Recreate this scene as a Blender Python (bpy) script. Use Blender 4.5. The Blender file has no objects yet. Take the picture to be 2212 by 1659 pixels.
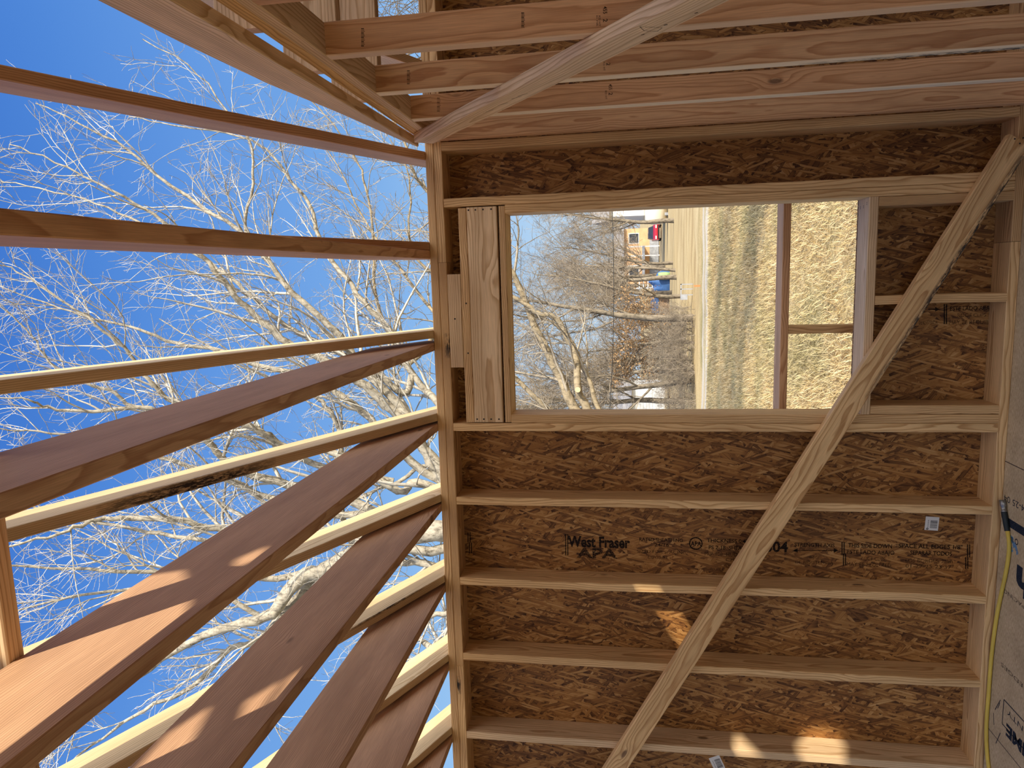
import bpy, bmesh, math, random
import numpy as np
from mathutils import Vector, Matrix
from mathutils.geometry import tessellate_polygon

S = bpy.context.scene
C = S.collection

# ------------------------------------------------------------------ camera, sky, sun, exposure
F_PX, W_PX, H_PX = 1533.0, 2212.0, 1659.0
CAM = Vector((-0.62412, -3.21141, 1.59784))
R_RIGHT = Vector((-0.030184, 0.152264, -0.987879))      # the phone was held on its side: picture right is down in the room
R_UP = Vector((0.989157, 0.146661, -0.007618))
R_FWD = Vector((-0.143723, 0.977398, 0.155040))
cam_d = bpy.data.cameras.new('camera')
cam_d.sensor_fit = 'HORIZONTAL'; cam_d.sensor_width = 36.0
cam_d.lens = F_PX * 36.0 / W_PX
cam_d.clip_start = 0.02; cam_d.clip_end = 600
cam = bpy.data.objects.new('camera', cam_d); C.objects.link(cam)
b = -R_FWD
cam.matrix_world = Matrix(((R_RIGHT.x, R_UP.x, b.x, CAM.x), (R_RIGHT.y, R_UP.y, b.y, CAM.y), (R_RIGHT.z, R_UP.z, b.z, CAM.z), (0, 0, 0, 1)))
S.camera = cam

SUN_DIR = Vector((1.0, -0.878, 0.582)).normalized()       # towards the sun

def srgb(r, g, bb):
    f = lambda c: (c / 255 / 12.92) if c / 255 <= 0.04045 else ((c / 255 + 0.055) / 1.055) ** 2.4
    return (f(r), f(g), f(bb), 1.0)

w = bpy.data.worlds.new('sky'); S.world = w; w.use_nodes = True
nt = w.node_tree; nt.nodes.clear()
def wn(t, **k):
    n = nt.nodes.new(t)
    for a, v in k.items(): setattr(n, a, v)
    return n
tc = wn('ShaderNodeTexCoord'); sep = wn('ShaderNodeSeparateXYZ'); nt.links.new(tc.outputs['Generated'], sep.inputs[0])
ramp = wn('ShaderNodeValToRGB'); nt.links.new(sep.outputs['Z'], ramp.inputs['Fac'])
els = ramp.color_ramp.elements
els[0].position = 0.0; els[0].color = srgb(190, 212, 232)
els[1].position = 1.0; els[1].color = srgb(48, 96, 180)
for p, col in ((0.07, srgb(190, 217, 241)), (0.2, srgb(154, 198, 242)), (0.36, srgb(119, 170, 232)), (0.52, srgb(98, 152, 226)), (0.62, srgb(80, 136, 217)), (0.74, srgb(58, 114, 204))):
    e = els.new(p); e.color = col
dot = wn('ShaderNodeVectorMath', operation='DOT_PRODUCT'); nt.links.new(tc.outputs['Generated'], dot.inputs[0]); dot.inputs[1].default_value = SUN_DIR
mx = wn('ShaderNodeMath', operation='MAXIMUM'); nt.links.new(dot.outputs['Value'], mx.inputs[0]); mx.inputs[1].default_value = 0
pw = wn('ShaderNodeMath', operation='POWER'); nt.links.new(mx.outputs[0], pw.inputs[0]); pw.inputs[1].default_value = 3
glow = wn('ShaderNodeMix', data_type='RGBA', blend_type='ADD'); glow.inputs[0].default_value = 1.0
gl = wn('ShaderNodeMix', data_type='RGBA', blend_type='MULTIPLY'); gl.inputs[0].default_value = 1.0
nt.links.new(pw.outputs[0], gl.inputs[6]); gl.inputs[7].default_value = (4.6, 4.4, 4.05, 1)
nt.links.new(ramp.outputs['Color'], glow.inputs[6]); nt.links.new(gl.outputs[2], glow.inputs[7])
bg = wn('ShaderNodeBackground'); bg.inputs['Strength'].default_value = 1.0
nt.links.new(glow.outputs[2], bg.inputs['Color'])
wo = wn('ShaderNodeOutputWorld'); nt.links.new(bg.outputs[0], wo.inputs['Surface'])

sun_d = bpy.data.lights.new('sun', 'SUN'); sun_d.energy = 6.3; sun_d.angle = math.radians(0.45); sun_d.color = (1.0, 0.91, 0.74)
sun = bpy.data.objects.new('sun', sun_d); C.objects.link(sun)
sun.rotation_euler = SUN_DIR.to_track_quat('Z', 'Y').to_euler(); sun.location = (8, -7, 9)

vs = S.view_settings
vs.view_transform = 'Standard'; vs.look = 'None'; vs.gamma = 1.0; vs.exposure = 0.0; vs.use_curve_mapping = False
S.cycles.use_denoising = True
S.cycles.max_bounces = 8; S.cycles.diffuse_bounces = 5; S.cycles.glossy_bounces = 2; S.cycles.transparent_max_bounces = 8
S.cycles.sample_clamp_indirect = 6.0

# ------------------------------------------------------------------ helpers
rng = random.Random(11)

def ray(u, v):
    return R_FWD + R_RIGHT * ((u - 1106.0) / F_PX) + R_UP * ((829.5 - v) / F_PX)
def at(u, v, depth=None, X=None, Y=None, Z=None):
    """the place seen at pixel (u, v) of the photograph: at a distance, or on a plane of the building"""
    d = ray(u, v)
    if depth is not None: t = depth
    elif X is not None: t = (X - CAM.x) / d.x
    elif Y is not None: t = (Y - CAM.y) / d.y
    else: t = (Z - CAM.z) / d.z
    return CAM + d * t

def tag(o, label=None, cat=None, group=None, kind=None):
    if label: o['label'] = label
    if cat: o['category'] = cat
    if group: o['group'] = group
    if kind: o['kind'] = kind
    return o
def empty(name, loc=(0, 0, 0), rz=0.0):
    o = bpy.data.objects.new(name, None); C.objects.link(o); o.location = loc; o.rotation_euler = (0, 0, rz); o.empty_display_size = 0.1
    return o
def link(name, me, mat, parent=None, M=None):
    o = bpy.data.objects.new(name, me); C.objects.link(o)
    if mat is not None and len(me.materials) == 0: me.materials.append(mat)
    if M is not None: o.matrix_world = M
    if parent is not None:
        o.parent = parent
        if M is not None: o.matrix_parent_inverse = parent_world(parent).inverted()
    return o
def parent_world(p):
    m = Matrix.LocRotScale(p.location, p.rotation_euler, p.scale)
    if p.parent is not None: m = parent_world(p.parent) @ p.matrix_parent_inverse @ m
    return m
def mesh(name, V, Fc, smooth=False):
    me = bpy.data.meshes.new(name); me.from_pydata([tuple(v) for v in V], [], Fc); me.update()
    if smooth: me.polygons.foreach_set('use_smooth', [True] * len(me.polygons))
    return me
def frame(x, z, origin):
    """world matrix whose local x runs along a board and whose local z is its wide direction"""
    x = Vector(x).normalized(); z = Vector(z); z = (z - x * z.dot(x)).normalized(); y = z.cross(x)
    o = Vector(origin)
    return Matrix(((x.x, y.x, z.x, o.x), (x.y, y.y, z.y, o.y), (x.z, y.z, z.z, o.z), (0, 0, 0, 1)))

def stick_mesh(name, L, ty, tz, ch=0.0028, seg=8, bow=0.0, bowz=0.0, crook=0.0):
    """a sawn board with eased edges, centred on its origin, a little bowed"""
    V, Fc = [], []
    hy, hz = ty / 2, tz / 2
    ring = [(-hy + ch, -hz), (hy - ch, -hz), (hy, -hz + ch), (hy, hz - ch), (hy - ch, hz), (-hy + ch, hz), (-hy, hz - ch), (-hy, -hz + ch)]
    for i in range(seg + 1):
        s = i / seg; a = math.sin(math.pi * s); a2 = math.sin(2 * math.pi * s)
        for (y, z) in ring: V.append((-L / 2 + L * s, y + bow * a + crook * a2, z + bowz * a))
    for i in range(seg):
        for k in range(8):
            p, q = i * 8 + k, i * 8 + (k + 1) % 8
            Fc.append((p, p + 8, q + 8, q))
    Fc.append(tuple(range(8))); Fc.append(tuple(reversed(range(seg * 8, seg * 8 + 8))))
    me = mesh(name, V, Fc)
    bm = bmesh.new(); bm.from_mesh(me); bmesh.ops.recalc_face_normals(bm, faces=bm.faces); bm.to_mesh(me); bm.free()
    return me

def board(name, lo, hi, axis, mat, label=None, cat=None, group=None, parent=None, bow=0.0, crook=0.0, wide=None, **st):
    """an axis-aligned board between two corners; axis is its length"""
    lo, hi = Vector(lo), Vector(hi); c = (lo + hi) / 2; d = hi - lo
    ax = 'XYZ'.index(axis); others = [i for i in range(3) if i != ax]
    wi = 'XYZ'.index(wide) if wide else max(others, key=lambda i: d[i])
    ti = [i for i in others if i != wi][0]
    x = Vector((0, 0, 0)); x[ax] = 1; z = Vector((0, 0, 0)); z[wi] = 1
    me = stick_mesh(name, d[ax], d[ti], d[wi], bow=bow, crook=crook)
    o = link(name, me, mat, parent, frame(x, z, c))
    for k, v in st.items(): o[k] = v
    return tag(o, label, cat, group)

def slab(name, lo, hi, mat, parent=None):
    (x0, y0, z0), (x1, y1, z1) = lo, hi
    cx, cy, cz = (x0 + x1) / 2, (y0 + y1) / 2, (z0 + z1) / 2
    V = [(x - cx, y - cy, z - cz) for x in (x0, x1) for y in (y0, y1) for z in (z0, z1)]
    Fc = [(0, 1, 3, 2), (4, 6, 7, 5), (0, 4, 5, 1), (2, 3, 7, 6), (0, 2, 6, 4), (1, 5, 7, 3)]
    return link(name, mesh(name, V, Fc), mat, parent, Matrix.Translation((cx, cy, cz)))

def prism(name, prof, t, mat, M, ch=0.0025, parent=None):
    """a profile in local (x, z) given a thickness t along local y, edges eased"""
    bm = bmesh.new()
    a = [bm.verts.new((x, -t / 2, z)) for x, z in prof]; bb = [bm.verts.new((x, t / 2, z)) for x, z in prof]
    n = len(prof)
    bm.faces.new(a); bm.faces.new(list(reversed(bb)))
    for i in range(n): bm.faces.new((a[i], a[(i + 1) % n], bb[(i + 1) % n], bb[i]))
    bmesh.ops.recalc_face_normals(bm, faces=bm.faces)
    if ch > 0: bmesh.ops.bevel(bm, geom=list(bm.edges), offset=ch, segments=1, affect='EDGES', clamp_overlap=True)
    me = bpy.data.meshes.new(name); bm.to_mesh(me); bm.free()
    return link(name, me, mat, parent, M)

def sheet(name, outer, holes, thick, M, mat, parent=None):
    """a flat panel in local (x, y) with holes, thickness along +z"""
    loops = [[Vector((x, y, 0)) for x, y in lp] for lp in [outer] + list(holes)]
    tris = tessellate_polygon(loops)
    pts = [p for lp in loops for p in lp]; n = len(pts)
    V = [(p.x, p.y, 0) for p in pts] + [(p.x, p.y, thick) for p in pts]
    Fc = [tuple(t) for t in tris] + [tuple(i + n for i in reversed(t)) for t in tris]
    k = 0
    for lp in loops:
        m = len(lp)
        for i in range(m): Fc.append((k + i, k + (i + 1) % m, n + k + (i + 1) % m, n + k + i))
        k += m
    me = mesh(name, V, Fc)
    bm = bmesh.new(); bm.from_mesh(me); bmesh.ops.recalc_face_normals(bm, faces=bm.faces); bm.to_mesh(me); bm.free()
    return link(name, me, mat, parent, M)

# ------------------------------------------------------------------ materials
class NG:
    def __init__(self, name, rough=0.75, spec=0.25):
        self.m = bpy.data.materials.new(name); self.m.use_nodes = True
        self.t = self.m.node_tree; self.b = self.t.nodes['Principled BSDF']
        self.b.inputs['Roughness'].default_value = rough
        self.b.inputs['Specular IOR Level'].default_value = spec
    def n(self, t, **k):
        o = self.t.nodes.new(t)
        for a, v in k.items(): setattr(o, a, v)
        return o
    def l(self, a, bb): self.t.links.new(a, bb); return bb
    def put(self, sock, v):
        if hasattr(v, 'is_output') or isinstance(v, bpy.types.NodeSocket): self.t.links.new(v, sock)
        else: sock.default_value = v
    def math(self, op, a, bb=0.0, c=None, clamp=False):
        o = self.n('ShaderNodeMath', operation=op, use_clamp=clamp); self.put(o.inputs[0], a); self.put(o.inputs[1], bb)
        if c is not None: self.put(o.inputs[2], c)
        return o.outputs[0]
    def vmath(self, op, a, bb):
        o = self.n('ShaderNodeVectorMath', operation=op); self.put(o.inputs[0], a); self.put(o.inputs[1], bb); return o.outputs[0]
    def mix(self, f, a, bb, mode='MIX'):
        o = self.n('ShaderNodeMix', data_type='RGBA', blend_type=mode); self.put(o.inputs[0], f); self.put(o.inputs[6], a); self.put(o.inputs[7], bb); return o.outputs[2]
    def noise(self, vec, scale, detail=2.0, rough=0.5, dim='3D'):
        o = self.n('ShaderNodeTexNoise', noise_dimensions=dim); self.put(o.inputs['Vector'], vec); o.inputs['Scale'].default_value = scale
        o.inputs['Detail'].default_value = detail; o.inputs['Roughness'].default_value = rough; return o.outputs['Fac']
    def ramp(self, f, stops, interp='LINEAR'):
        o = self.n('ShaderNodeValToRGB'); self.put(o.inputs['Fac'], f); e = o.color_ramp.elements; o.color_ramp.interpolation = interp
        e[0].position, e[0].color = stops[0]; e[1].position, e[1].color = stops[-1]
        for p, c in stops[1:-1]: x = e.new(p); x.color = c
        return o.outputs['Color']
    def map(self, f, a, bb, c, d):
        o = self.n('ShaderNodeMapRange'); self.put(o.inputs[0], f)
        for i, v in zip((1, 2, 3, 4), (a, bb, c, d)): o.inputs[i].default_value = v
        return o.outputs[0]
    def comb(self, x, y, z):
        o = self.n('ShaderNodeCombineXYZ'); self.put(o.inputs[0], x); self.put(o.inputs[1], y); self.put(o.inputs[2], z); return o.outputs[0]
    def sep(self, v):
        o = self.n('ShaderNodeSeparateXYZ'); self.put(o.inputs[0], v); return o.outputs

def rgba(c): return (c[0], c[1], c[2], 1.0)

def wood(name, light, dark, freq=150.0, contrast=0.85, knots=1.0, rough=0.62):
    g = NG(name, rough, 0.3)
    tcn = g.n('ShaderNodeTexCoord'); oi = g.n('ShaderNodeObjectInfo'); r = oi.outputs['Random']
    def att(nm):
        a = g.n('ShaderNodeAttribute', attribute_type='OBJECT', attribute_name=nm); return a.outputs['Fac']
    X, Y, Z = g.sep(tcn.outputs['Object'])
    r2 = g.math('FRACT', g.math('MULTIPLY', r, 17.31)); r3 = g.math('FRACT', g.math('MULTIPLY', r, 71.7))
    xs = g.math('ADD', X, g.math('MULTIPLY', r, 60.0))
    P = g.comb(xs, Y, Z)
    lowP = g.comb(g.math('MULTIPLY', xs, 1.3), g.math('MULTIPLY', Y, 7.0), g.math('MULTIPLY', Z, 7.0))
    nz = g.n('ShaderNodeTexNoise'); g.put(nz.inputs['Vector'], lowP); nz.inputs['Scale'].default_value = 1.0; nz.inputs['Detail'].default_value = 2.5
    nc = g.sep(nz.outputs['Color'])
    # knots: scattered stretched cells
    kv = g.n('ShaderNodeTexVoronoi'); g.put(kv.inputs['Vector'], g.comb(g.math('MULTIPLY', xs, 2.6), g.math('MULTIPLY', Y, 1.6), g.math('MULTIPLY', Z, 7.0))); kv.inputs['Scale'].default_value = 1.0
    kr = g.sep(kv.outputs['Color'])
    kon = g.math('GREATER_THAN', kr[0], 0.50)
    kd = kv.outputs['Distance']
    kfall = g.math('MULTIPLY', g.math('POWER', g.map(kd, 0.0, 0.36, 1.0, 0.0), 2.0), kon)
    py = g.math('ADD', g.math('MULTIPLY', g.math('SUBTRACT', r2, 0.5), 0.09), g.math('MULTIPLY', g.math('SUBTRACT', nc[0], 0.5), 0.05))
    pz = g.math('ADD', g.math('MULTIPLY', g.math('SUBTRACT', r3, 0.5), 0.10), g.math('MULTIPLY', g.math('SUBTRACT', nc[1], 0.5), 0.07))
    py = g.math('ADD', py, g.math('MULTIPLY', g.math('SIGN', g.math('SUBTRACT', r2, 0.5)), 0.035))
    dy, dz = g.math('SUBTRACT', Y, py), g.math('SUBTRACT', Z, pz)
    rad = g.math('SQRT', g.math('ADD', g.math('MULTIPLY', dy, dy), g.math('MULTIPLY', dz, dz)))
    rad = g.math('ADD', rad, g.math('MULTIPLY', kfall, 0.022 * knots))
    rad = g.math('ADD', rad, g.math('MULTIPLY', g.noise(g.comb(g.math('MULTIPLY', xs, 9.0), g.math('MULTIPLY', Y, 40.0), g.math('MULTIPLY', Z, 40.0)), 1.0, 2.0), 0.0035))
    ring = g.math('FRACT', g.math('MULTIPLY', rad, freq))
    rc = g.ramp(ring, [(0.0, (0.05, 0.05, 0.05, 1)), (0.5, (0.18, 0.18, 0.18, 1)), (0.82, (0.85, 0.85, 0.85, 1)), (0.92, (1, 1, 1, 1)), (1.0, (0.08, 0.08, 0.08, 1))])
    fib = g.noise(g.comb(g.math('MULTIPLY', xs, 14.0), g.math('MULTIPLY', Y, 700.0), g.math('MULTIPLY', Z, 700.0)), 1.0, 1.0)
    big = g.noise(g.comb(g.math('MULTIPLY', xs, 2.0), g.math('MULTIPLY', Y, 16.0), g.math('MULTIPLY', Z, 16.0)), 1.0, 3.0)
    col = g.mix(g.math('MULTIPLY', rc, contrast), rgba(light), rgba(dark))
    col = g.mix(1.0, col, g.ramp(fib, [(0.3, (0.86, 0.85, 0.84, 1)), (0.7, (1.08, 1.08, 1.08, 1))]), 'MULTIPLY')
    col = g.mix(1.0, col, g.ramp(big, [(0.3, (0.84, 0.81, 0.78, 1)), (0.7, (1.1, 1.1, 1.1, 1))]), 'MULTIPLY')
    # paler tone along one narrow edge where a board has it
    pale_edge = g.math('MULTIPLY', g.map(g.math('ADD', Z, g.math('MULTIPLY', g.math('SUBTRACT', big, 0.5), 0.004)), -0.0425, -0.0395, 1.0, 0.0), att('pale_edge'))
    col = g.mix(pale_edge, col, (0.90, 0.74, 0.52, 1))
    tint = g.ramp(r3, [(0.0, (0.9, 0.86, 0.82, 1)), (1.0, (1.07, 1.06, 1.04, 1))])
    col = g.mix(1.0, col, tint, 'MULTIPLY')
    # the knot itself, a dark eye with a ring
    kc = g.math('MULTIPLY', g.map(kd, 0.05, 0.085, 1.0, 0.0), kon)
    kcol = g.mix(g.noise(g.vmath('MULTIPLY', P, (60, 160, 160)), 1.0, 2.0), (0.07, 0.035, 0.018, 1), (0.30, 0.16, 0.08, 1))
    col = g.mix(g.math('MULTIPLY', kc, 0.9 * knots), col, kcol)
    # bark edge (wane) and dark stain where a board has one: position along it and which edge
    sx = g.math('ABSOLUTE', g.math('SUBTRACT', X, att('st_x')))
    ins = g.math('SUBTRACT', 1.0, g.math('DIVIDE', sx, g.math('ADD', att('st_l'), 1e-5)), clamp=True)
    ed = g.math('SQRT', g.math('ADD', g.math('POWER', g.math('SUBTRACT', Y, att('st_y')), 2.0), g.math('POWER', g.math('SUBTRACT', Z, att('st_z')), 2.0)))
    ef = g.math('SUBTRACT', 1.0, g.math('DIVIDE', ed, g.math('ADD', att('st_r'), 1e-5)), clamp=True)
    sn = g.noise(g.comb(g.math('MULTIPLY', xs, 30.0), g.math('MULTIPLY', Y, 120.0), g.math('MULTIPLY', Z, 120.0)), 1.0, 3.0, 0.7)
    sm = g.math('MULTIPLY', g.math('MULTIPLY', g.math('POWER', ins, 0.4), g.math('POWER', ef, 0.5)), g.map(sn, 0.38, 0.56, 0.0, 1.4), clamp=True)
    col = g.mix(sm, col, (0.035, 0.025, 0.02, 1))
    g.l(col, g.b.inputs['Base Color'])
    bp = g.n('ShaderNodeBump'); bp.inputs['Strength'].default_value = 0.12; bp.inputs['Distance'].default_value = 0.002
    g.l(g.math('ADD', g.math('MULTIPLY', fib, 0.6), g.math('MULTIPLY', rc, -0.3)), bp.inputs['Height']); g.l(bp.outputs[0], g.b.inputs['Normal'])
    return g.m

PINE = wood('pine_lumber', (0.76, 0.515, 0.26), (0.42, 0.21, 0.072), 150, 0.85)
PLATE = wood('plate_lumber', (0.73, 0.485, 0.245), (0.34, 0.17, 0.06), 175, 0.95, 0.4)
FIR = wood('fir_lumber', (0.70, 0.43, 0.235), (0.42, 0.19, 0.08), 160, 0.85)
FIR_RED = wood('red_fir_lumber', (0.72, 0.42, 0.225), (0.44, 0.20, 0.08), 150, 0.8)
PALE = wood('pale_lumber', (0.82, 0.62, 0.395), (0.50, 0.30, 0.14), 115, 0.85)
JOIST = wood('joist_lumber', (0.68, 0.435, 0.27), (0.42, 0.22, 0.12), 170, 0.8, 0.8)
RAFT = wood('rafter_lumber', (0.80, 0.62, 0.37), (0.52, 0.33, 0.15), 170, 0.85, 0.6)

def osb(name, ax, tones, s=1.0, dark=1.0):
    """pressed strand board: layers of long flat strands lying at many angles; ax picks the two board directions"""
    g = NG(name, 0.6, 0.3)
    tcn = g.n('ShaderNodeTexCoord'); v = g.sep(tcn.outputs['Object'])
    A, B = v['XYZ'.index(ax[0])], v['XYZ'.index(ax[1])]
    col = None
    wob = g.noise(tcn.outputs['Object'], 7.0, 2.0)
    layers = [(4, 0.20, 0.030), (-30, 0.15, 0.024), (62, 0.13, 0.026), (20, 0.17, 0.021), (-11, 0.20, 0.023), (42, 0.13, 0.017), (-55, 0.13, 0.019), (7, 0.17, 0.016), (-20, 0.15, 0.013), (14, 0.12, 0.011)]
    for i, (ang, L, Wd) in enumerate(layers):
        a = math.radians(ang); ca, sa = math.cos(a), math.sin(a)
        p = g.math('ADD', g.math('MULTIPLY', A, ca), g.math('MULTIPLY', B, sa))
        q = g.math('SUBTRACT', g.math('MULTIPLY', B, ca), g.math('MULTIPLY', A, sa))
        q = g.math('ADD', q, g.math('MULTIPLY', wob, 0.008))
        vec = g.comb(g.math('MULTIPLY', p, 1 / (L * s)), g.math('MULTIPLY', q, 1 / (Wd * s)), 3.7 * i + 1.3)
        vo = g.n('ShaderNodeTexVoronoi', voronoi_dimensions='2D', distance='CHEBYCHEV'); g.put(vo.inputs['Vector'], g.vmath('ADD', vec, (i * 7.3, i * 3.1, 0)))
        vo.inputs['Scale'].default_value = 1.0; vo.inputs['Randomness'].default_value = 0.95
        cr = g.sep(vo.outputs['Color'])
        fib = g.noise(g.comb(g.math('MULTIPLY', p, 6.0), g.math('MULTIPLY', q, 260.0), cr[2]), 1.0, 2.0, 0.6)
        tone = g.math('ADD', g.math('ADD', 0.13, g.math('MULTIPLY', cr[0], 0.60)), g.math('MULTIPLY', g.math('SUBTRACT', fib, 0.5), 0.75))
        edge = g.map(vo.outputs['Distance'], 0.34, 0.52, 0.0, 0.30)
        tone = g.math('SUBTRACT', tone, edge)
        t = g.ramp(tone, tones)
        if col is None: col = t
        else: col = g.mix(g.math('MULTIPLY', g.math('GREATER_THAN', cr[1], 0.58), g.math('LESS_THAN', vo.outputs['Distance'], 0.5)), col, t)
    cloud = g.noise(tcn.outputs['Object'], 2.3, 3.0)
    col = g.mix(1.0, col, g.ramp(cloud, [(0.3, (0.82 * dark, 0.8 * dark, 0.78 * dark, 1)), (0.7, (1.1 * dark, 1.1 * dark, 1.1 * dark, 1))]), 'MULTIPLY')
    g.l(col, g.b.inputs['Base Color'])
    return g.m
OSB_T = [(0.0, (0.065, 0.022, 0.006, 1)), (0.20, (0.175, 0.072, 0.020, 1)), (0.45, (0.325, 0.146, 0.039, 1)), (0.68, (0.44, 0.228, 0.075, 1)), (0.95, (0.60, 0.38, 0.175, 1))]
OSB_WALL = osb('strand_board', 'ZX', OSB_T)
OSB_ROOF = osb('roof_strand_board', 'XY', OSB_T)

def subfloor():
    g = NG('subfloor_panel', 0.7, 0.25)
    tcn = g.n('ShaderNodeTexCoord'); v = g.sep(tcn.outputs['Object'])
    f1 = g.noise(g.comb(g.math('MULTIPLY', v[0], 60), g.math('MULTIPLY', v[1], 260), 0), 1.0, 3.0, 0.65)
    f2 = g.noise(tcn.outputs['Object'], 9.0, 3.0)
    col = g.ramp(f1, [(0.25, (0.32, 0.215, 0.115, 1)), (0.5, (0.52, 0.39, 0.225, 1)), (0.78, (0.70, 0.56, 0.36, 1))])
    col = g.mix(1.0, col, g.ramp(f2, [(0.3, (0.85, 0.84, 0.82, 1)), (0.7, (1.08, 1.08, 1.08, 1))]), 'MULTIPLY')
    # panel joints every 1.22 m, staggered by the sheet: a thin dark gap
    jx = g.math('ABSOLUTE', g.math('SUBTRACT', g.math('FRACT', g.math('ADD', g.math('MULTIPLY', v[0], 1 / 1.22), 0.29)), 0.5))
    col = g.mix(g.math('LESS_THAN', jx, 0.0016), col, (0.06, 0.04, 0.03, 1))
    g.l(col, g.b.inputs['Base Color'])
    return g.m
SUBFLOOR = subfloor()

def plain(name, c, rough=0.6, metal=0.0, spec=0.3, var=0.0, scale=8.0, emit=None):
    g = NG(name, rough, spec); g.b.inputs['Metallic'].default_value = metal
    if var > 0:
        tcn = g.n('ShaderNodeTexCoord')
        col = g.mix(1.0, rgba(c), g.ramp(g.noise(tcn.outputs['Object'], scale, 3.0), [(0.3, (1 - var, 1 - var, 1 - var, 1)), (0.7, (1 + var, 1 + var, 1 + var, 1))]), 'MULTIPLY')
        g.l(col, g.b.inputs['Base Color'])
    else: g.b.inputs['Base Color'].default_value = rgba(c)
    return g.m
def ink(name, c, wear, scale=320.0):
    """stamped ink, worn through in specks"""
    g = NG(name, 0.8, 0.1); g.b.inputs['Base Color'].default_value = rgba(c)
    tcn = g.n('ShaderNodeTexCoord')
    f = g.noise(tcn.outputs['Object'], scale, 2.0, 0.6)
    g.l(g.map(f, wear - 0.08, wear + 0.08, 0.0, 0.92), g.b.inputs['Alpha'])
    return g.m
INK = ink('stamp_ink', (0.014, 0.011, 0.010), 0.34)
INK_FAINT = ink('worn_stamp_ink', (0.02, 0.014, 0.012), 0.43)
INK_NAVY = ink('navy_print', (0.018, 0.025, 0.04), 0.30)
INK_BLUE = ink('blue_marking_paint', (0.12, 0.26, 0.42), 0.42, 120)
NAIL = plain('nail_steel', (0.05, 0.04, 0.035), 0.5, 0.7)
STICKER = plain('white_sticker_paper', (0.72, 0.70, 0.68), 0.5)

def bark(name, c1, c2, scale=9.0):
    g = NG(name, 0.85, 0.15)
    tcn = g.n('ShaderNodeTexCoord')
    f = g.noise(g.vmath('MULTIPLY', tcn.outputs['Object'], (1.0, 1.0, 0.55)), scale, 5.0, 0.7)
    f2 = g.noise(tcn.outputs['Object'], scale * 0.25, 2.0)
    col = g.ramp(f, [(0.32, rgba(c2)), (0.55, rgba(c1)), (0.75, (c1[0] * 1.15, c1[1] * 1.14, c1[2] * 1.1, 1))])
    col = g.mix(1.0, col, g.ramp(f2, [(0.3, (0.8, 0.8, 0.8, 1)), (0.7, (1.1, 1.1, 1.1, 1))]), 'MULTIPLY')
    g.l(col, g.b.inputs['Base Color'])
    return g.m
BARK = bark('grey_bark', (0.43, 0.385, 0.31), (0.125, 0.105, 0.08), 18)
TWIG = bark('pale_twig_bark', (0.56, 0.52, 0.46), (0.24, 0.215, 0.18), 7)
BARK_FAR = bark('far_bark', (0.235, 0.195, 0.145), (0.06, 0.05, 0.036), 7)
TWIG_FAR = bark('far_twig_bark', (0.32, 0.265, 0.20), (0.12, 0.098, 0.073), 4)
DEADLEAF = plain('dead_oak_leaf', (0.33, 0.20, 0.095), 0.8, var=0.3, scale=2.0)

# ------------------------------------------------------------------ the house shell
T = 0.0381                    # a two-by is 38 mm thick
D6 = 0.1397                   # the window wall is framed with two-by-sixes
ZP0, ZP1, ZP2 = 2.3945, 2.4326, 2.4707
WIN = (-1.2435, -0.323, 0.5850, 2.1150)        # rough opening: x0, x1, z0, z1
XE = 2.80                     # gable end
YR = -3.5                     # ridge line
PITCH = 0.458
def raf_z(y): return 2.465 - PITCH * y          # underside of the rear rafters

fl = slab('floor', (-6.2, -7.2, -0.02), (XE, 0.1507, 0.0), SUBFLOOR); tag(fl, kind='structure')
fb = slab('trim_1', (-6.2, -7.2, -0.30), (XE, 0.1507, -0.0205), PLATE); tag(fb, kind='structure')

# rear sheathing, local x = world x, local y = world z, thickness towards outside
Mw = Matrix(((1, 0, 0, 0), (0, 0, 1, D6), (0, 1, 0, 0), (0, 0, 0, 1)))
x0, x1, z0, z1 = WIN
wb = sheet('wall_back', [(-6.2, -0.3), (XE, -0.3), (XE, ZP2), (-6.2, ZP2)], [[(x0, z0), (x0, z1), (x1, z1), (x1, z0)]], 0.0111, Mw, None)
g_osb_local = osb('wall_strand_board', 'YX', OSB_T); wb.data.materials.append(g_osb_local); tag(wb, kind='structure')
# unseen front wall and gable end added to block sun, openings for floor bounce
Mf = Matrix(((1, 0, 0, 0), (0, 0, 1, -7.2), (0, 1, 0, 0), (0, 0, 0, 1)))
wf = sheet('wall_front_added', [(-6.2, 0.0), (XE, 0.0), (XE, 2.47), (-6.2, 2.47)], [[(-3.8, 0.04), (-3.8, 2.2), (-1.3, 2.2), (-1.3, 0.04)], [(-0.8, 0.3), (-0.8, 2.2), (2.2, 2.2), (2.2, 0.3)]], 0.0111, Mf, g_osb_local); tag(wf, kind='structure')
Mg = Matrix(((0, 0, 1, XE), (1, 0, 0, 0), (0, 1, 0, 0), (0, 0, 0, 1)))
zr = raf_z(YR) + 0.155
wr = sheet('wall_right_added', [(-7.2, 0.0), (0.15, 0.0), (0.15, 2.55), (YR, zr), (-7.2, zr - PITCH * (YR + 7.2))], [], 0.0111, Mg, osb('gable_strand_board', 'YX', OSB_T)); tag(wr, kind='structure')
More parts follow.
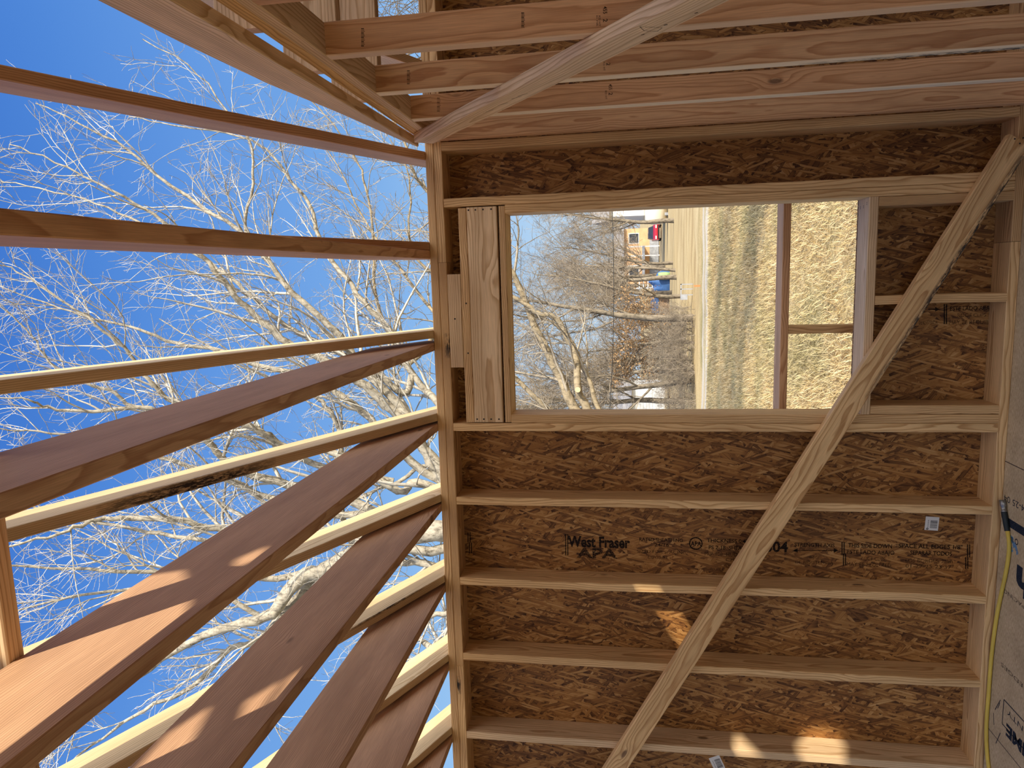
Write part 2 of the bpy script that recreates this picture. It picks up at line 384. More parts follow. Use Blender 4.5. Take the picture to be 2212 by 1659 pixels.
# front slope: unseen strand board deck added to block sun, holes shaped for sun patches
cs = math.cos(math.atan(PITCH)); sn_ = math.sin(math.atan(PITCH))
def dk(x, y): return (x, (YR - y) / cs)
holes = [[(0.97, -3.82), (0.93, -3.68), (0.84, -3.64), (0.76, -3.66), (0.56, -4.05), (0.56, -4.40), (0.80, -4.40), (1.00, -4.05)],
         [(1.14, -3.685), (1.05, -3.715), (1.05, -3.775), (1.13, -3.765)],
         [(0.755, -3.655), (0.64, -3.68), (0.63, -3.755), (0.69, -3.765)],
         [(0.56, -3.62), (0.45, -3.66), (0.34, -3.84), (0.30, -3.98), (0.42, -3.93), (0.52, -3.78)],
         [(1.99, -3.555), (2.125, -3.68), (2.065, -3.735), (1.90, -3.69)],
         [(1.63, -3.985), (1.77, -4.11), (1.77, -3.915)],
         [(1.93, -4.27), (2.00, -4.36), (2.12, -4.44), (2.24, -4.40), (2.27, -4.33), (2.13, -4.21), (2.00, -4.20)]]
holes = [[(x + (0.225 if i < 4 else 0.285), y - (0.198 if i < 4 else 0.250)) for x, y in h] for i, h in enumerate(holes)]
Md = Matrix(((1, 0, 0, 0), (0, -cs, -sn_, YR), (0, -sn_, cs, raf_z(YR) + 0.155), (0, 0, 0, 1)))
deck = sheet('roof', [dk(-6.2, YR), dk(XE, YR), dk(XE, -7.5), dk(-6.2, -7.5)], [[dk(*p) for p in h] for h in holes], 0.0111, Md, OSB_ROOF); tag(deck, kind='structure')

# ------------------------------------------------------------------ printing on boards
def text_geo(strings):
    """strings: (text, origin at the left end of the baseline, reading direction, letter-up direction, cap height, width or None, weight)"""
    V, Fc = [], []
    for s, org, dr, up, hgt, wid, bold in strings:
        cu = bpy.data.curves.new('t', 'FONT'); cu.body = s; cu.size = 1.0; cu.resolution_u = 3; cu.offset = bold
        o = bpy.data.objects.new('t', cu); C.objects.link(o)
        dg = bpy.context.evaluated_depsgraph_get(); dg.update()
        me = bpy.data.meshes.new_from_object(o.evaluated_get(dg))
        P = np.array([v.co[:] for v in me.vertices]) if len(me.vertices) else np.zeros((0, 3))
        if len(P):
            mnx, mxx = P[:, 0].min(), P[:, 0].max()
            sy = hgt / 0.72; sx = (wid / max(mxx - mnx, 1e-6)) if wid else sy
            dr_, up_ = Vector(dr).normalized(), Vector(up).normalized(); og = Vector(org); base = len(V)
            for p in P: V.append(tuple(og + dr_ * ((p[0] - mnx) * sx) + up_ * (p[1] * sy)))
            for f in me.polygons: Fc.append(tuple(base + i for i in f.vertices))
        bpy.data.objects.remove(o); bpy.data.meshes.remove(me); bpy.data.curves.remove(cu)
    return V, Fc
def stroke(V, Fc, p, q, wdt, nrm):
    """a printed bar from p to q"""
    p, q, nrm = Vector(p), Vector(q), Vector(nrm); d = (q - p).normalized(); s = d.cross(nrm).normalized() * (wdt / 2); k = len(V)
    V += [tuple(p - s), tuple(q - s), tuple(q + s), tuple(p + s)]; Fc.append((k, k + 1, k + 2, k + 3))
def ringstroke(V, Fc, c, r, wdt, ax, ay, n=28):
    c = Vector(c); ax, ay = Vector(ax), Vector(ay); k = len(V)
    for i in range(n):
        a = 2 * math.pi * i / n
        for rr in (r - wdt / 2, r + wdt / 2): V.append(tuple(c + ax * (rr * math.cos(a)) + ay * (rr * math.sin(a))))
    for i in range(n):
        a, bq = k + 2 * i, k + 2 * ((i + 1) % n); Fc.append((a, a + 1, bq + 1, bq))
def printed(name, V, Fc, mat, parent):
    me = mesh(name, V, Fc); o = link(name, me, mat, parent, Matrix.Identity(4)); return o

YW = D6 - 0.0006
DN, RT = Vector((0, 0, -1)), Vector((1, 0, 0))          # lettering on the rear wall reads downwards, tops of letters to the right
def wl(s, u0, u1, v1, v0, bold=0.0):                    # text between pixel columns u0..u1, baseline v1, cap line v0
    p = at(u0, v1, Y=YW); q = at(u1, v1, Y=YW); t = at(u0, v0, Y=YW)
    return (s, p, DN, RT, (t - p).dot(RT), (q - p).dot(DN), bold)
strong = [wl('West Fraser', 1227, 1361, 1180, 1157, 0.035), wl('RATED SHEATHING', 1381, 1475, 1168, 1161, 0.02), wl('24/16', 1414, 1445, 1180, 1173, 0.01),
          wl('THICKNESS 0.418 IN', 1527, 1640, 1171, 1163, 0.02), wl('PS 2-18  SHEATHING', 1531, 1640, 1186, 1178, 0.02), wl('504', 1653, 1702, 1191, 1169, 0.03),
          wl('STRENGTH AXIS', 1716, 1803, 1180, 1172, 0.02), wl('THIS SIDE DOWN', 1832, 1927, 1182, 1173, 0.022), wl('ESTE LADO ABAJO', 1830, 1932, 1196, 1187, 0.012),
          wl('SPACE ALL EDGES 1/8"', 1941, 2079, 1183, 1174, 0.022), wl('SEPARAR TODOS', 1966, 2056, 1198, 1189, 0.022), wl('APA', 1492, 1515, 1179, 1169, 0.03)]
faint = [wl('SIZED FOR SPACING', 1376, 1482, 1194, 1187), wl('EXPOSURE 1', 1400, 1448, 1207, 1200), wl('PRP-108  HUD-UM-40', 1522, 1630, 1200, 1192), wl('C2R', 1568, 1590, 1212, 1205),
         wl('EJE', 1749, 1768, 1206, 1200), wl('DE RESISTENCIA', 1718, 1800, 1217, 1210), wl('ROOF CLIPS', 1860, 1912, 1210, 1202), wl('MAY BE REQUIRED', 1829, 1925, 1222, 1214),
         wl('LOS BORDES, 3mm', 1956, 2058, 1214, 1206), wl('01-27-25 23:37', 1956, 2055, 1226, 1218), wl('APA', 1246, 1334, 1204, 1183, 0.03)]
# the same stamp on the sheet below the window
strong += [wl('ESTE LADO ABAJO', 2052, 2150, 671, 662, 0.012)]
faint += [wl('ROOF CLIPS', 2068, 2130, 685, 677), wl('MAY BE REQUIRED', 2050, 2150, 701, 692), wl('DE RESISTENCIA', 1985, 2025, 701, 693)]
V, Fc = text_geo(strong)
NW = (0, -1, 0)
for (u, v0, v1) in ((1222, 1154, 1200), (1011, 1150, 1172), (1014, 1172, 1195), (1819, 1171, 1198), (1822, 1196, 1222), (2090, 1176, 1204), (2086, 1204, 1229), (2040, 657, 700)):
    for du in (0, 4.5):
        stroke(V, Fc, at(u + du, v0, Y=YW), at(u + du, v1, Y=YW), 0.005, NW)
stroke(V, Fc, at(1716, 1189, Y=YW), at(1808, 1189, Y=YW), 0.0035, NW); stroke(V, Fc, at(2005, 668, Y=YW), at(2026, 668, Y=YW), 0.004, NW)
for (u, v, s) in ((1713, 1189, 1), (1811, 1189, -1), (2030, 668, -1)):
    k = len(V); V += [tuple(at(u, v, Y=YW)), tuple(at(u + 10 * s, v - 5, Y=YW)), tuple(at(u + 10 * s, v + 5, Y=YW))]; Fc.append((k, k + 1, k + 2))
ringstroke(V, Fc, at(1503, 1174, Y=YW), 0.029, 0.006, (1, 0, 0), (0, 0, 1))
printed('printed_lettering', V, Fc, INK, wb)
V, Fc = text_geo(faint); printed('worn_lettering', V, Fc, INK_FAINT, wb)

def sticker(u, v, wpx, hpx, rot):
    c = at(u, v, Y=D6 - 0.0007); sc = 3.5 / F_PX; hw, hh = wpx * sc / 2, hpx * sc / 2
    a = math.radians(rot); ex = DN * math.cos(a) + RT * -math.sin(a); ey = RT * math.cos(a) + DN * math.sin(a)
    nrm = Vector((0, -1, 0)); M = Matrix(((ex.x, ey.x, nrm.x, c.x), (ex.y, ey.y, nrm.y, c.y), (ex.z, ey.z, nrm.z, c.z), (0, 0, 0, 1)))
    st = sheet('barcode_sticker', [(-hw, -hh), (hw, -hh), (hw, hh), (-hw, hh)], [], 0.0003, M, STICKER, wb)
    V, Fc = [], []; r = random.Random(int(u))
    P = lambda x, y: M @ Vector((x, y, 0.0008))
    y = -hh * 0.62
    while y < hh * 0.55:
        t = r.choice((0.0009, 0.0016, 0.0024)); stroke(V, Fc, P(-hw * 0.25, y), P(hw * 0.8, y), t, nrm); y += t + r.choice((0.0012, 0.002))
    for i in range(9): stroke(V, Fc, P(-hw * 0.55, hh * (-0.6 + 0.13 * i)), P(-hw * 0.55, hh * (-0.53 + 0.13 * i)), 0.003, nrm)
    ringstroke(V, Fc, P(-hw * 0.6, -hh * 0.8), 0.0035, 0.003, ex, ey, 12)
    printed('barcode', V, Fc, plain('sticker_ink', (0.03, 0.03, 0.035)), st)
sticker(2013, 1131, 25, 28, 3)
sticker(1549, 1649, 24, 34, -24)

# ------------------------------------------------------------------ the window wall's framing
def nail(parent, p, nrm=(0, -1, 0), r=0.0042):
    nrm = Vector(nrm); bm = bmesh.new(); bmesh.ops.create_circle(bm, cap_ends=True, radius=r, segments=10); me = bpy.data.meshes.new('nail'); bm.to_mesh(me); bm.free()
    return link('nail', me, NAIL, parent, Matrix.Translation(Vector(p) + nrm * 0.0006) @ nrm.to_track_quat('Z', 'Y').to_matrix().to_4x4())

WS = 'studs of the window wall'
def stud(xc, z0, z1, mat, label, group=WS, bow=0.0, crook=0.0, name='wall_stud', **st):
    return board(name, (xc - T / 2, 0, z0), (xc + T / 2, D6, z1), 'Z', mat, label, 'stud', group, bow=bow, crook=crook, wide='Y', **st)
stud(-0.0195, T, ZP0, PINE, 'waney edged corner stud with bark stains beside the upper strand board strip', st_x=0.45, st_l=0.95, st_y=0.0, st_z=0.0, st_r=0.001)
o = bpy.data.objects['wall_stud']; o['st_x'] = 0.0; o['st_l'] = 1.3; o['st_y'] = -0.069; o['st_z'] = 0.016; o['st_r'] = 0.02
stud(-0.2665, T, ZP0, PINE, 'full height stud nailed along the top of the window opening, knot near its lower end')
stud(-1.3005, T, ZP0, PINE, 'full height stud with a dark bark edge under the window opening', st_x=1.0, st_l=0.35, st_y=0.0, st_z=0.0, st_r=0.0)
stud(-1.6620, T, ZP0, PINE, 'bare stud directly above the black printed lettering', bow=0.002)
stud(-2.0687, T, ZP0, PINE, 'bare stud just below the black printed lettering with one sun patch', bow=-0.002, crook=0.003)
stud(-2.4638, T, ZP0, PINE, 'bare stud beneath the sunlit strand board triangle', bow=-0.003, crook=-0.003)
stud(-2.8880, T, ZP0, PALE, 'knotty stud carrying two bright sun patches', bow=0.003)
for x_, lab in ((-3.2950, 'stud of the window wall past the lower picture edge'), (-3.7010, 'second stud of the window wall past the lower picture edge'), (0.7300, 'stud of the next room beyond the partition'), (1.1360, 'second stud of the next room beyond the partition')):
    stud(x_, T, ZP0, PINE, lab)
JS = 'jack studs beside the window'
stud(-0.3054, T, 2.1150, PINE, 'jack stud that edges the window opening on its upper side', JS, name='jack_stud')
stud(-1.2612, T, 2.1150, PINE, 'jack stud that edges the window opening on its lower side', JS, name='jack_stud')
CS_ = 'cripple studs under the window sill'
stud(-0.3450, T, 0.5465, PLATE, 'short cripple stud tight against the upper jack stud below the sill', CS_, name='cripple_stud')
stud(-0.7520, T, 0.5465, PINE, 'short cripple stud standing alone under the middle of the sill', CS_, name='cripple_stud', bow=0.002)
stud(-1.2210, T, 0.5465, PLATE, 'short cripple stud tight against the lower jack stud below the sill', CS_, name='cripple_stud')
sill = board('window_sill_board', (-1.2410, 0, 0.5466), (-0.3250, D6, 0.5847), 'X', PALE, 'pale sill board across the foot of the window opening', 'sill board')
for xx in (-0.345, -0.352):
    for yy in (0.03, 0.07, 0.11): nail(sill, (xx - 0.01 * (yy > .05), yy, 0.5847), (0, 0, 1), 0.003)
sill['kind'] = 'thing'
# header over the opening: flat plate, wide board, flat plate
hd = empty('window_header', (-0.785, 0.07, 2.12)); tag(hd, 'built up header of one wide board between two flat boards over the window', 'header')
board('header_plate', (-1.2770, 0, 2.2925), (-0.2930, D6, 2.3300), 'X', PLATE, parent=hd)
hb = board('header_board', (-1.2765, 0, 2.1530), (-0.2910, 0.0381, 2.2915), 'X', PALE, parent=hd)
board('header_plate', (-1.2765, 0, 2.1155), (-0.2910, D6, 2.1445), 'X', PLATE, parent=hd)
for z in (2.178, 2.215, 2.25, 2.282): nail(hb, (-0.303, 0, z)); nail(hb, (-1.262, 0, z - 0.004))
for x in (-0.72, -0.95): nail(hb, (x, 0, 2.309))
bl = board('blocking_scrap', (-1.0160, 0, 2.3312), (-0.5860, 0.06, 2.3940), 'X', PALE, 'short scrap of board wedged between header and top plate', 'blocking')
nail(bl, (-0.79, 0, 2.365))
# plates
board('bottom_plate', (-0.5270, 0, 0), (2.40, D6, T), 'X', PLATE, 'bottom plate length meeting the partition, ending at a butt joint under the window', 'plate', 'bottom plates of the window wall')
board('bottom_plate', (-6.1, 0, 0), (-0.5285, D6, T), 'X', PINE, 'long bottom plate beside the yellow hose', 'plate', 'bottom plates of the window wall')
TPL = 'top plates of the window wall'
board('top_plate', (-0.5312, 0, ZP0), (2.40, D6, ZP1 - 0.0007), 'X', PLATE, 'inner top plate length running from the header to the partition corner', 'plate', TPL)
board('top_plate', (-2.5150, 0, ZP0), (-0.5322, D6, ZP1 - 0.0007), 'X', PLATE, 'inner top plate length with a black knot hole over the window header', 'plate', TPL, st_x=0.61, st_l=0.06, st_y=0.02, st_z=-0.07, st_r=0.03)
board('top_plate', (-6.1, 0, ZP0), (-2.5160, D6, ZP1 - 0.0007), 'X', PINE, 'inner top plate length with a dark bark spot near the lower picture edge', 'plate', TPL, st_x=1.69, st_l=0.05, st_y=-0.019, st_z=-0.07, st_r=0.022)
board('top_plate', (-6.1, 0, ZP1), (2.40, D6, ZP2), 'X', PLATE, 'outer top plate carrying the rafter and joist ends', 'plate', TPL)

# ------------------------------------------------------------------ partition of open studs
PY = [-2.4710, -2.0660, -1.6625, -1.2585, -0.8543, -0.4562, -0.0500]
PM = [PINE, FIR, FIR_RED, FIR_RED, FIR, FIR_RED, FIR]
PL = {3: 'reddish partition stud topmost of the four with stamped figures and a bar mark', 4: 'brown partition stud with a torn knot and dark waney edge', 5: 'pinkish partition stud third from the top with stamped figures',
      6: 'partition stud nailed flat against the window wall corner, large knots', 2: 'partition stud end showing at the upper picture edge', 1: 'partition stud beyond the upper picture edge'}
PS = 'open partition studs'
part_studs = {}
for i, (y, m) in enumerate(zip(PY, PM)):
    if i < 1: continue
    th = 0.0889
    part_studs[i] = board('partition_stud', (0.0, y, T), (th, y + T, ZP0), 'Z', m, PL[i], 'stud', PS, wide='X', bow=0.0, **(dict(st_x=-0.75, st_l=0.6, st_y=-0.012, st_z=-0.04, st_r=0.022) if i == 4 else {}))
    part_studs[i]['pale_edge'] = {4: 1.0, 5: 1.0, 3: 0.5}.get(i, 0.0)
board('partition_bottom_plate', (0.0, -2.32, 0), (0.0889, -0.0005, T), 'Y', PLATE, 'bottom plate under the open partition studs', 'plate')
for z0_, z1_, lab, mat in ((ZP0, ZP1 - 0.0007, 'lower plate across the heads of the partition studs', PALE), (ZP1, ZP2, 'upper plate of the open partition with a thin gap beside the joist', PINE)):
    board('partition_top_plate', (0.0, -2.32, z0_), (0.0889, -0.0005, z1_), 'Y', mat, lab, 'plate', 'top plates of the partition')
# stamps on the partition studs: figures turned to read across the board, and bar marks near the head
def stud_stamp(i, rows, bars):
    y = PY[i] - 0.0005; LFT = Vector((-1, 0, 0))
    st = [(s, at(u, v, Y=y), LFT, DN, h / F_PX * dep, wd / F_PX * dep, bo) for s, u, v, wd, h, bo in rows for dep in (-CAM.y + PY[i],)]
    V, Fc = text_geo(st); printed('stamp_lettering', V, Fc, INK, part_studs[i])
    for (u, v0, v1) in bars:
        k = 0; V, Fc = [], []
        while v0 + 3.1 * k < v1:
            stroke(V, Fc, at(u, v0 + 3.1 * k, Y=y), at(u + 6 + (k * 7 % 3), v0 + 3.1 * k, Y=y), 0.0012 if k % 3 else 0.0022, (0, -1, 0)); k += 1
        printed('stamp_bar_print', V, Fc, INK, part_studs[i])
stud_stamp(3, [('455', 1303, 14, 14, 8, 0.01), ('2', 1303, 41, 6, 9, 0.01), ('KD HT', 1293, 34, 20, 4, 0), ('D FIR', 1288, 34, 20, 3, 0)], [(780, 62, 102), (1126, 28, 60)])
stud_stamp(4, [('2', 1310, 136, 5, 8, 0.01), ('KD HT', 1303, 134, 17, 4, 0)], [(879, 153, 184)])
stud_stamp(5, [('455', 1315, 182, 11, 7, 0.01), ('2', 1315, 200, 5, 8, 0.01), ('KD HT', 1307, 196, 17, 4, 0)], [(944, 212, 240)])

# ------------------------------------------------------------------ braces
def brace(name, p, q, wdir, t, wd, mat, label):
    p, q = Vector(p), Vector(q); L = (q - p).length
    o = link(name, stick_mesh(name, L, t, wd, seg=10), mat, None, frame(q - p, wdir, (p + q) / 2)); return tag(o, label, 'brace', 'temporary diagonal braces')
# across the window wall studs
dirb = (Vector((-2.7844, 0, 1.5356)) - Vector((-0.180, 0, 0.0724))).normalized()
pb = Vector((-0.135, -0.0195, 0.0468)); qb = pb + dirb * 4.2
br = brace('diagonal_brace', pb, qb, (dirb.z, 0, -dirb.x), T, 0.0889 * 1.08, PINE, 'long diagonal brace nailed across the window wall studs, dark wavy grain')
br['st_x'] = -1.6; br['st_l'] = 0.7; br['st_y'] = 0.019; br['st_z'] = -0.049; br['st_r'] = 0.022
for (u, v) in ((2192, 300), (2203, 310), (2210, 298)): nail(br, at(u, v, Y=-0.0390), r=0.0035)
# along the partition studs
p1, q1 = Vector((-0.0195, -0.2200, 2.4010)), Vector((-0.0195, -1.5300, 1.4105))
dirp = (q1 - p1).normalized(); q1 = p1 + dirp * 2.5
bp_ = brace('diagonal_brace', p1 - dirp * 0.03, q1, (0, -dirp.z, dirp.y), T, 0.0889, PALE, 'pale diagonal brace nailed across the partition studs, worn face and grey knot')
V, Fc = [], []
a_, b_, c_, d_ = [at(u, v, X=-0.0391) for u, v in ((1382, 58), (1431, 60), (1420, 68), (1392, 67))]
for s_, e_ in ((a_, b_), (b_, c_), (c_, d_), (d_, a_)): stroke(V, Fc, s_, e_, 0.0015, (-1, 0, 0))
for (u, v) in ((1384, 76), (1434, 55), (1500, 29)): stroke(V, Fc, at(u, v, X=-0.0391), at(u + 8, v - 2, X=-0.0391), 0.004, (-1, 0, 0))
for (u, v) in ((1044, 243), (1075, 228), (1105, 214), (1084, 238), (1118, 208)):
    stroke(V, Fc, at(u, v, X=-0.0391), at(u + 22, v - 6, X=-0.0391), 0.002, (-1, 0, 0))
printed('pencil_marking', V, Fc, INK_FAINT, bp_)

# ------------------------------------------------------------------ joists and rafters
MJ = lambda xc: Matrix(((0, 1, 0, xc), (-1, 0, 0, 0), (0, 0, 1, 0), (0, 0, 0, 1)))      # local x towards the camera, local y = world x, local z up
JG = 'ceiling joists resting on the window wall'
JX = [(-3.3060, 'wide joist just past the lower picture edge'), (-0.8995, 'first wide joist, beneath the narrow rafter, its side purplish brown'), (-1.2835, 'wide joist with the largest sunlit patches'), (-1.6790, 'wide joist with two small sunlit patches and a swirling knot'),
      (-2.0930, 'wide joist with a long crack down its face'), (-2.5080, 'wide joist with a round knot near the lower picture edge'), (-2.9000, 'last wide joist, only a corner showing at the lower picture edge')]
for xr, lab in JX:
    jprof = [(-0.139, ZP2), (-0.139, 2.545), (0.20, 2.703), (4.6, 2.703), (4.6, ZP2)]
    o = prism('ceiling_joist', jprof, T, JOIST, MJ(xr - T / 2)); tag(o, lab, 'joist', JG)
oj = prism('ceiling_joist', [(-0.139, ZP2), (-0.139, 2.545), (0.20, 2.703), (4.6, 2.703), (4.6, ZP2)], T, FIR_RED, None)
oj.matrix_world = Matrix.Translation((-0.4945, 0, 0)) @ Matrix.Rotation(-math.atan2(0.024, 2.3), 4, 'Z') @ MJ(0)
tag(oj, 'dark undersided joist crossing the open sky, seen nearly from below', 'joist', JG)
# the narrow joist by the partition, cut down towards the wall
jr = prism('ceiling_joist', [(0.10, ZP2), (0.10, 2.480), (0.28, 2.500), (0.83, 2.545), (1.22, 2.590), (1.61, 2.606), (2.45, 2.606), (2.45, ZP2)], T, PALE, None)
sk = math.atan2(0.023, 1.65)
jr.matrix_world = Matrix.Translation((-0.0135, 0, 0)) @ Matrix.Rotation(-sk, 4, 'Z') @ MJ(0)
tag(jr, 'pale tapered joist with grade stamps running beside the partition plates', 'joist', JG)
V, Fc = [], []
for (u, v, n) in ((565, 158, 9), (622, 193, 10), (628, 197, 8), (440, 118, 9)):
    for k in range(n): stroke(V, Fc, at(u + 4.6 * k, v + 0.2 * k - 1.6, X=-0.046 - 0.0 * k), at(u + 4.6 * k + 2.6, v + 0.2 * k + 0.6, X=-0.046), 0.003, (-1, 0, 0))

def rafter(xc, lab, mat=RAFT, group='rear roof rafters', tail=0.30, name='rafter', th=T, roll=0.0):
    prof = []
    v = 0.155
    f = lambda y: raf_z(y)
    pts = [(YR + 0.02, f(YR + 0.02)), (0.0, ZP2 + 0.0004), (D6 + 0.0004, ZP2 + 0.0004), (D6 + 0.0004, f(D6)), (tail, f(tail)), (tail, f(tail) + v), (YR + 0.02, f(YR + 0.02) + v)]
    # local x along the slope
    a = math.atan(PITCH); ex = Vector((0, -math.cos(a), math.sin(a))); ez = Vector((0, math.sin(a), math.cos(a))); og = Vector((xc, 0, 2.465))
    M = Matrix(((0, 1, 0, og.x), (ex.y, 0, ez.y, og.y), (ex.z, 0, ez.z, og.z), (0, 0, 0, 1)))
    prof = [(ex.dot(Vector((0, y, z)) - Vector((0, 0, 2.465))), ez.dot(Vector((0, y, z)) - Vector((0, 0, 2.465)))) for y, z in pts]
    o = prism(name, prof, th, mat, M @ Matrix.Rotation(roll, 4, 'X')); return tag(o, lab, 'rafter', group)
RX = [(-3.2780, 'rafter just past the lower picture edge', RAFT), (-0.0560, 'brown rafter highest in the open sky, next to the tapered joist', FIR), (-0.4555, 'rafter mostly hidden behind the dark joist crossing the sky', FIR), (-0.8590, 'thin rafter with a bright yellow edge over the first wide joist', RAFT),
      (-1.2530, 'rafter with black mould stains on its underside', RAFT), (-1.6500, 'rafter with sunlit upper edge third among the yellow edged ones', RAFT), (-2.0600, 'rafter with flaky bark along its lower edge', RAFT),
      (-2.4760, 'rafter with a round knot on its grey side near the top plate', RAFT), (-2.8720, 'lowest yellow edged rafter in the photo', RAFT), (0.3370, 'pale rafter seen beyond the partition studs', PALE)]
for x, lab, m in RX:
    o = rafter(x, lab, m)
    if abs(x + 1.2530) < 1e-6: o['st_x'] = 1.25; o['st_l'] = 0.32; o['st_y'] = -0.005; o['st_z'] = 0.0; o['st_r'] = 0.03
    if abs(x + 2.06) < 1e-6: o['st_x'] = 0.4; o['st_l'] = 0.25; o['st_y'] = 0.019; o['st_z'] = 0.0; o['st_r'] = 0.012
for x in (0.745, 1.15, 1.555, 1.96, 2.37, 2.765): rafter(x, 'rafter hidden past the partition', PALE, 'rafters past the partition')
rb = slab('ridge_beam', (-6.2, YR - 0.02, 4.02), (XE, YR + 0.02, 4.26), PLATE); tag(rb, kind='structure')
# joists of the next room, lying on the partition plates
for y, lab in ((-0.5715, 'pale joist of the next room, nearest the strip of sky beyond the partition'), (-0.9530, 'pale joist of the next room, one back from the strip of sky'), (-1.345, 'pale joist of the next room glimpsed through the gap beside the tapered joist'), (-1.75, 'pale joist of the next room at the upper picture edge')):
    board('next_room_joist', (0.050, y - T / 2, ZP2), (2.40, y + T / 2, ZP2 + 0.184), 'X', PALE, lab, 'joist', 'joists of the next room')
# a board on edge lying across the joist tops
sb = board('strongback_board', (-3.3, -2.168, 2.7035), (-0.80, -2.130, 2.828), 'X', PALE, 'orange lit board lying on edge across the joist tops', 'board')

# ------------------------------------------------------------------ outside the window: a guard rail
gr = empty('guard_rail', (-0.8, 0.5, -0.95)); tag(gr, 'plain lumber guard rail standing outside the window opening', 'railing')
zg = at(1689, 600, Y=0.45).z
board('top_rail', (-2.4, 0.45, zg - 0.037), (0.9, 0.59, zg), 'X', FIR, parent=gr)
xg = at(1720, 709, Y=0.45).x
board('rail_post', (xg - 0.028, 0.452, -0.95), (xg + 0.012, 0.541, zg - 0.037), 'Z', PINE, parent=gr)
board('rail_post', (-2.2, 0.452, -0.95), (-2.162, 0.541, zg - 0.037), 'Z', PINE, parent=gr)
board('rail_post', (0.6, 0.452, -0.95), (0.638, 0.541, zg - 0.037), 'Z', PINE, parent=gr)

# ------------------------------------------------------------------ floor: air hose, lettering
def tube(P, R, k):
    P = np.asarray(P, float); n = len(P); R = np.asarray(R, float).reshape(n, 1)
    t = np.gradient(P, axis=0); t /= np.linalg.norm(t, axis=1, keepdims=True) + 1e-12
    ref = np.array([0.31, 0.22, 0.92]);
    if abs(t.mean(0) @ ref) > 0.85: ref = np.array([0.9, -0.4, 0.1])
    u = np.cross(t, ref); u /= np.linalg.norm(u, axis=1, keepdims=True) + 1e-12
    w_ = np.cross(t, u); a = np.arange(k) * 2 * np.pi / k
    ring = (P[:, None, :] + R[:, None, :] * (np.cos(a)[None, :, None] * u[:, None, :] + np.sin(a)[None, :, None] * w_[:, None, :])).reshape(-1, 3)
    i = np.arange(n - 1)[:, None] * k; j = np.arange(k)[None, :]; j2 = (j + 1) % k
    q = np.stack([i + j, i + j2, i + k + j2, i + k + j], -1).reshape(-1, 4)
    return ring, q
class Tubes:
    def __init__(self): self.V, self.Q, self.n = [], [], 0
    def add(self, P, R, k):
        v, q = tube(P, R, k); self.V.append(v); self.Q.append(q + self.n); self.n += len(v)
    def build(self, name, mat, parent=None, M=None, smooth=True):
        V = np.concatenate(self.V); Q = np.concatenate(self.Q)
        me = bpy.data.meshes.new(name); me.vertices.add(len(V)); me.vertices.foreach_set('co', V.astype(np.float32).ravel())
        me.loops.add(Q.size); me.loops.foreach_set('vertex_index', Q.astype(np.int32).ravel())
        me.polygons.add(len(Q)); me.polygons.foreach_set('loop_start', np.arange(len(Q), dtype=np.int32) * 4)
        if smooth: me.polygons.foreach_set('use_smooth', np.ones(len(Q), bool))
        me.update(calc_edges=True); me.validate()
        return link(name, me, mat, parent, M)
def smooth_path(pts, m=6):
    P = [np.array(p, float) for p in pts]; P = [2 * P[0] - P[1]] + P + [2 * P[-1] - P[-2]]; out = []
    for i in range(1, len(P) - 2):
        for s in range(m):
            t = s / m; a, b_, c, d = P[i - 1], P[i], P[i + 1], P[i + 2]
            out.append(0.5 * ((2 * b_) + (-a + c) * t + (2 * a - 5 * b_ + 4 * c - d) * t * t + (-a + 3 * b_ - 3 * c + d) * t ** 3))
    out.append(P[-2]); return np.array(out)
def floor_pt(u, v, z=0.0085):
    p = at(u, v, Z=z)
    if p.y > -0.012: p = at(u, v, Y=-0.012)
    return p
hose = empty('air_hose', floor_pt(2165, 1290)); tag(hose, 'yellow air hose with a black end sleeve lying along the bottom plate', 'hose')
hp = [floor_pt(u, v) for u, v in ((2176, 1146), (2179.5, 1172), (2178.5, 1200), (2173, 1235), (2165, 1272), (2156, 1315), (2149.5, 1354), (2143, 1405), (2138.5, 1455), (2135, 1505), (2131.5, 1550), (2130.5, 1590), (2132, 1625), (2135.5, 1657), (2143, 1700))]
hp.append(hp[-1] + Vector((-0.3, -0.12, 0))); hp.append(hp[-1] + Vector((-0.8, -0.1, 0)))
t_ = Tubes(); P_ = smooth_path(hp); t_.add(P_, np.full(len(P_), 0.0078), 12); t_.build('hose_tube', plain('yellow_hose', (0.60, 0.42, 0.07), 0.5, var=0.1), hose, Matrix.Identity(4))
sl = [floor_pt(2169, 1106, 0.012), floor_pt(2172.5, 1127, 0.011), floor_pt(2176, 1147, 0.0095)]
t_ = Tubes(); P_ = smooth_path(sl, 5); t_.add(P_, np.linspace(0.0118, 0.0108, len(P_)), 14); t_.build('hose_sleeve', plain('black_rubber', (0.012, 0.018, 0.022), 0.5), hose, Matrix.Identity(4))
fa, fb_ = floor_pt(2165.5, 1080, 0.013), floor_pt(2169, 1107, 0.012)
t_ = Tubes(); P_ = np.array([fa + (fb_ - fa) * s for s in (0, 0.001, 0.48, 0.5, 0.52, 0.84, 0.86, 0.94, 0.96, 1.0)]); t_.add(P_, np.array([0.002, 0.0128, 0.0128, 0.0115, 0.0102, 0.0102, 0.0116, 0.0116, 0.0095, 0.0095]), 12)
t_.build('coupler', plain('grey_steel_coupler', (0.30, 0.29, 0.28), 0.4, 0.8), hose, Matrix.Identity(4), smooth=False)

